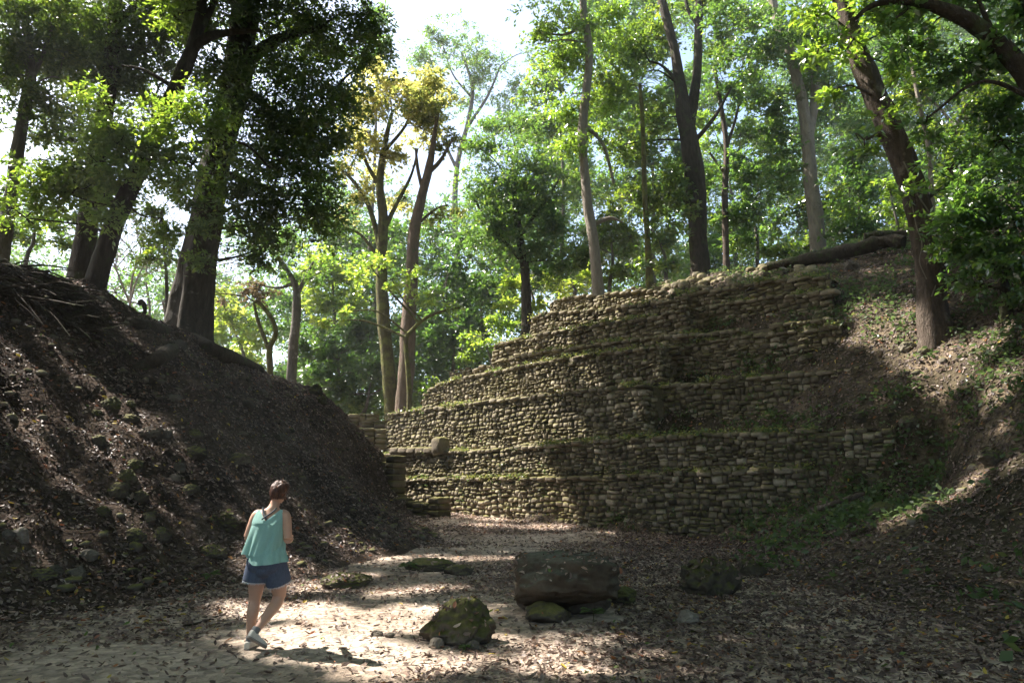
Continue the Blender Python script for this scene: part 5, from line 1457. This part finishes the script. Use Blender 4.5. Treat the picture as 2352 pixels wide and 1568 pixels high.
b = MB(); V, Fq = flared(1.02, .842, (.108, 0), (.130, -.018), (.165, .125), (.212, .192), 2.1, amp=.010); 
V[:, 2] += np.clip(-(V[:, 0] - .04) * .55, 0, .09) * np.clip((1.0 - V[:, 2]) / .15, 0, 1)
b.add(V, Fq); b.build('lower_layer', TEAL, top)
b = MB()
tube(b, [(.048,-.052,1.398),(.066,-.086,1.345),(.090,-.108,1.31),(.118,-.122,1.275)], [.008]*4, 8, 4, 0)
tube(b, [(.196,-.056,1.392),(.160,-.084,1.35),(.112,-.110,1.312),(.070,-.122,1.278)], [.008]*4, 8, 4, 0)
tube(b, [(.062,-.05,1.398),(.078,-.086,1.345),(.100,-.109,1.31),(.122,-.122,1.28)], [.005]*4, 8, 4, 0)
b.build('straps', STRAP, person)

# denim shorts with frayed hems
b = MB()
ell(b, [(.114,-.012,.965,.172,.128),(.114,-.02,.90,.190,.148),(.115,-.025,.83,.198,.158),(.117,-.012,.755,.150,.125)], 32)
tube(b, [(.038,-.015,.84),(.022,-.008,.75),(.010,0,.662)], [.120,.126,.130], 24, 5, .02, seed=3)
tube(b, [(.195,-.015,.83),(.218,.015,.73),(.240,.045,.632)], [.122,.128,.128], 24, 5, .02, seed=4)
ball(b, (.042, -.085, .835), (.095, .088, .10)); ball(b, (.188, -.082, .83), (.095, .088, .10))
ball(b, (.115, -.068, .775), (.105, .095, .08))
sh = fused('denim_shorts', b, DENIM, person, .009, 4)
b = MB()
for c, ax, r_ in (((.010, 0, .664), (-.10, .08, -1), .127), ((.240, .045, .634), (.2, .28, -1), .125)):
    ax = np.array(ax); ax /= np.linalg.norm(ax); u = np.cross(ax, [0, 1, 0]); u /= np.linalg.norm(u); w = np.cross(ax, u)
    for q in range(150):
        a_ = q / 150 * 6.283; p = np.array(c) + (u * math.cos(a_) + w * math.sin(a_)) * r_ * random.uniform(.97, 1.01)
        ln = random.uniform(.008, .026); t_ = (u * -math.sin(a_) + w * math.cos(a_)) * .0022
        e = p + ax * ln + (u * math.cos(a_) + w * math.sin(a_)) * random.uniform(-.003, .008)
        b.add([p - t_, p + t_, e + t_ * .3, e - t_ * .3], [[0, 1, 2, 3]])
b.build('frayed_hem', FRAY, sh)
# shoes and socks
def shoe(o, f, up, ln, sock_a, sock_b):
    f = np.array(f, float); f /= np.linalg.norm(f); up = np.array(up, float); up -= f * up.dot(f); up /= np.linalg.norm(up); s_ = np.cross(f, up)
    o = np.array(o)
    b1, b2 = MB(), MB()
    prof = [(0, .018, .045, .030), (.04, .031, .050, .034), (.25, .034, .052, .034), (.5, .036, .040, .028), (.72, .043, .034, .024), (.9, .038, .028, .018), (1.0, .012, .018, .008)]
    Q = catmull(np.array(prof), 4); a = np.linspace(0, 2 * np.pi, 20, endpoint=False)
    for bb, lo, sc in ((b1, None, 1.0), (b2, True, 1.07)):
        V = []
        for t, w, hc, hr in Q:
            c = o + f * (t * ln) + up * (hc * .85 if not lo else .009)
            rv = hr * 1.15 if not lo else .013
            V.append(c + (s_[None] * (np.cos(a) * w * sc)[:, None]) + up[None] * (np.sign(np.sin(a)) * np.abs(np.sin(a)) ** .8 * rv)[:, None])
        V = np.array(V); m = len(Q); sd = 20
        i = np.arange(m - 1)[:, None] * sd; j = np.arange(sd)[None]; k = (j + 1) % sd
        bb.add(V.reshape(-1, 3), np.stack([i + j, i + k, i + sd + k, i + sd + j], -1).reshape(-1, 4))
        for e in (0, m - 1):
            jj = np.arange(sd); bb.add(np.vstack([V[e], V[e].mean(0)]), np.stack([jj, (jj + 1) % sd, np.full(sd, sd)], 1))
    tube(b1, [np.array(sock_a) * .35 + np.array(sock_b) * .65, np.array(sock_b)], [.043, .046], 16, 4, 0)
    so = b1.build('shoe', SHOE, person); b2.build('sole', SOLE, so)
    b3 = MB(); tube(b3, [sock_a, sock_b], [.041, .045], 16, 4, .04); b3.build('sock', SOCK, so)
shoe((-.008, -.068, .0), (.10, 1, 0), (0, 0, 1), .245, (.003, -.014, .135), (.003, -.012, .055))
shoe((.070, -.275, .165), (.52, .60, -.52), (.25, .45, .85), .245, (.122, -.172, .235), (.098, -.218, .165))

# ------------------------------------------------------------------ light, sky, air, camera
sun = bpy.data.lights.new('sun', 'SUN'); sun.energy = 5.0; sun.angle = R(.55); sun.color = (1.0, .94, .86)
so = bpy.data.objects.new('sun', sun); COL.objects.link(so)
so.rotation_euler = Vector(-L).to_track_quat('-Z', 'Y').to_euler()
so.location = (-20, 20, 40)
w = bpy.data.worlds.new('World'); SC.world = w; w.use_nodes = True
t = w.node_tree; bg = t.nodes['Background']
sk = t.nodes.new('ShaderNodeTexSky'); sk.sky_type = 'NISHITA'; sk.sun_disc = False
sk.sun_elevation = SUN_EL; sk.sun_rotation = -SUN_AZ
sk.air_density = 1.0; sk.dust_density = 3.0; sk.ozone_density = 1.0
t.links.new(sk.outputs[0], bg.inputs[0]); bg.inputs[1].default_value = .11

m_, t_ = nt('haze_air')
v_ = node(t_, 'ShaderNodeVolumePrincipled'); v_.inputs['Density'].default_value = .0006; v_.inputs['Color'].default_value = (.88, .92, .95, 1); v_.inputs['Anisotropy'].default_value = .3
o_ = node(t_, 'ShaderNodeOutputMaterial'); t_.links.new(v_.outputs[0], o_.inputs['Volume'])
HB = MB(); HB.add(np.array([[x, y, z] for x in (-760, 760) for y in (-360, 860) for z in (-2.5, 60)], float), [[0,1,3,2],[4,6,7,5],[0,4,5,1],[2,3,7,6],[0,2,6,4],[1,5,7,3]])
tag(HB.build('haze', m_, None, (0, 0, 0), False), 'thin sunlit haze in the forest air', kind='stuff')

cam = bpy.data.cameras.new('camera'); co_ = bpy.data.objects.new('camera', cam); COL.objects.link(co_)
cam.lens = 24; cam.sensor_width = 36; cam.clip_start = .1; cam.clip_end = 2000
co_.location = (0, 0, CAMZ); co_.rotation_euler = (math.pi / 2 + TILT, 0, 0)
SC.camera = co_
vs = SC.view_settings
vs.view_transform = 'Standard'; vs.look = 'None'; vs.exposure = 2.0; vs.gamma = 1.0; vs.use_curve_mapping = False
SC.cycles.max_bounces = 6; SC.cycles.diffuse_bounces = 3; SC.cycles.glossy_bounces = 2; SC.cycles.transmission_bounces = 3
SC.cycles.use_denoising = True
SC.cycles.caustics_reflective = False; SC.cycles.caustics_refractive = False
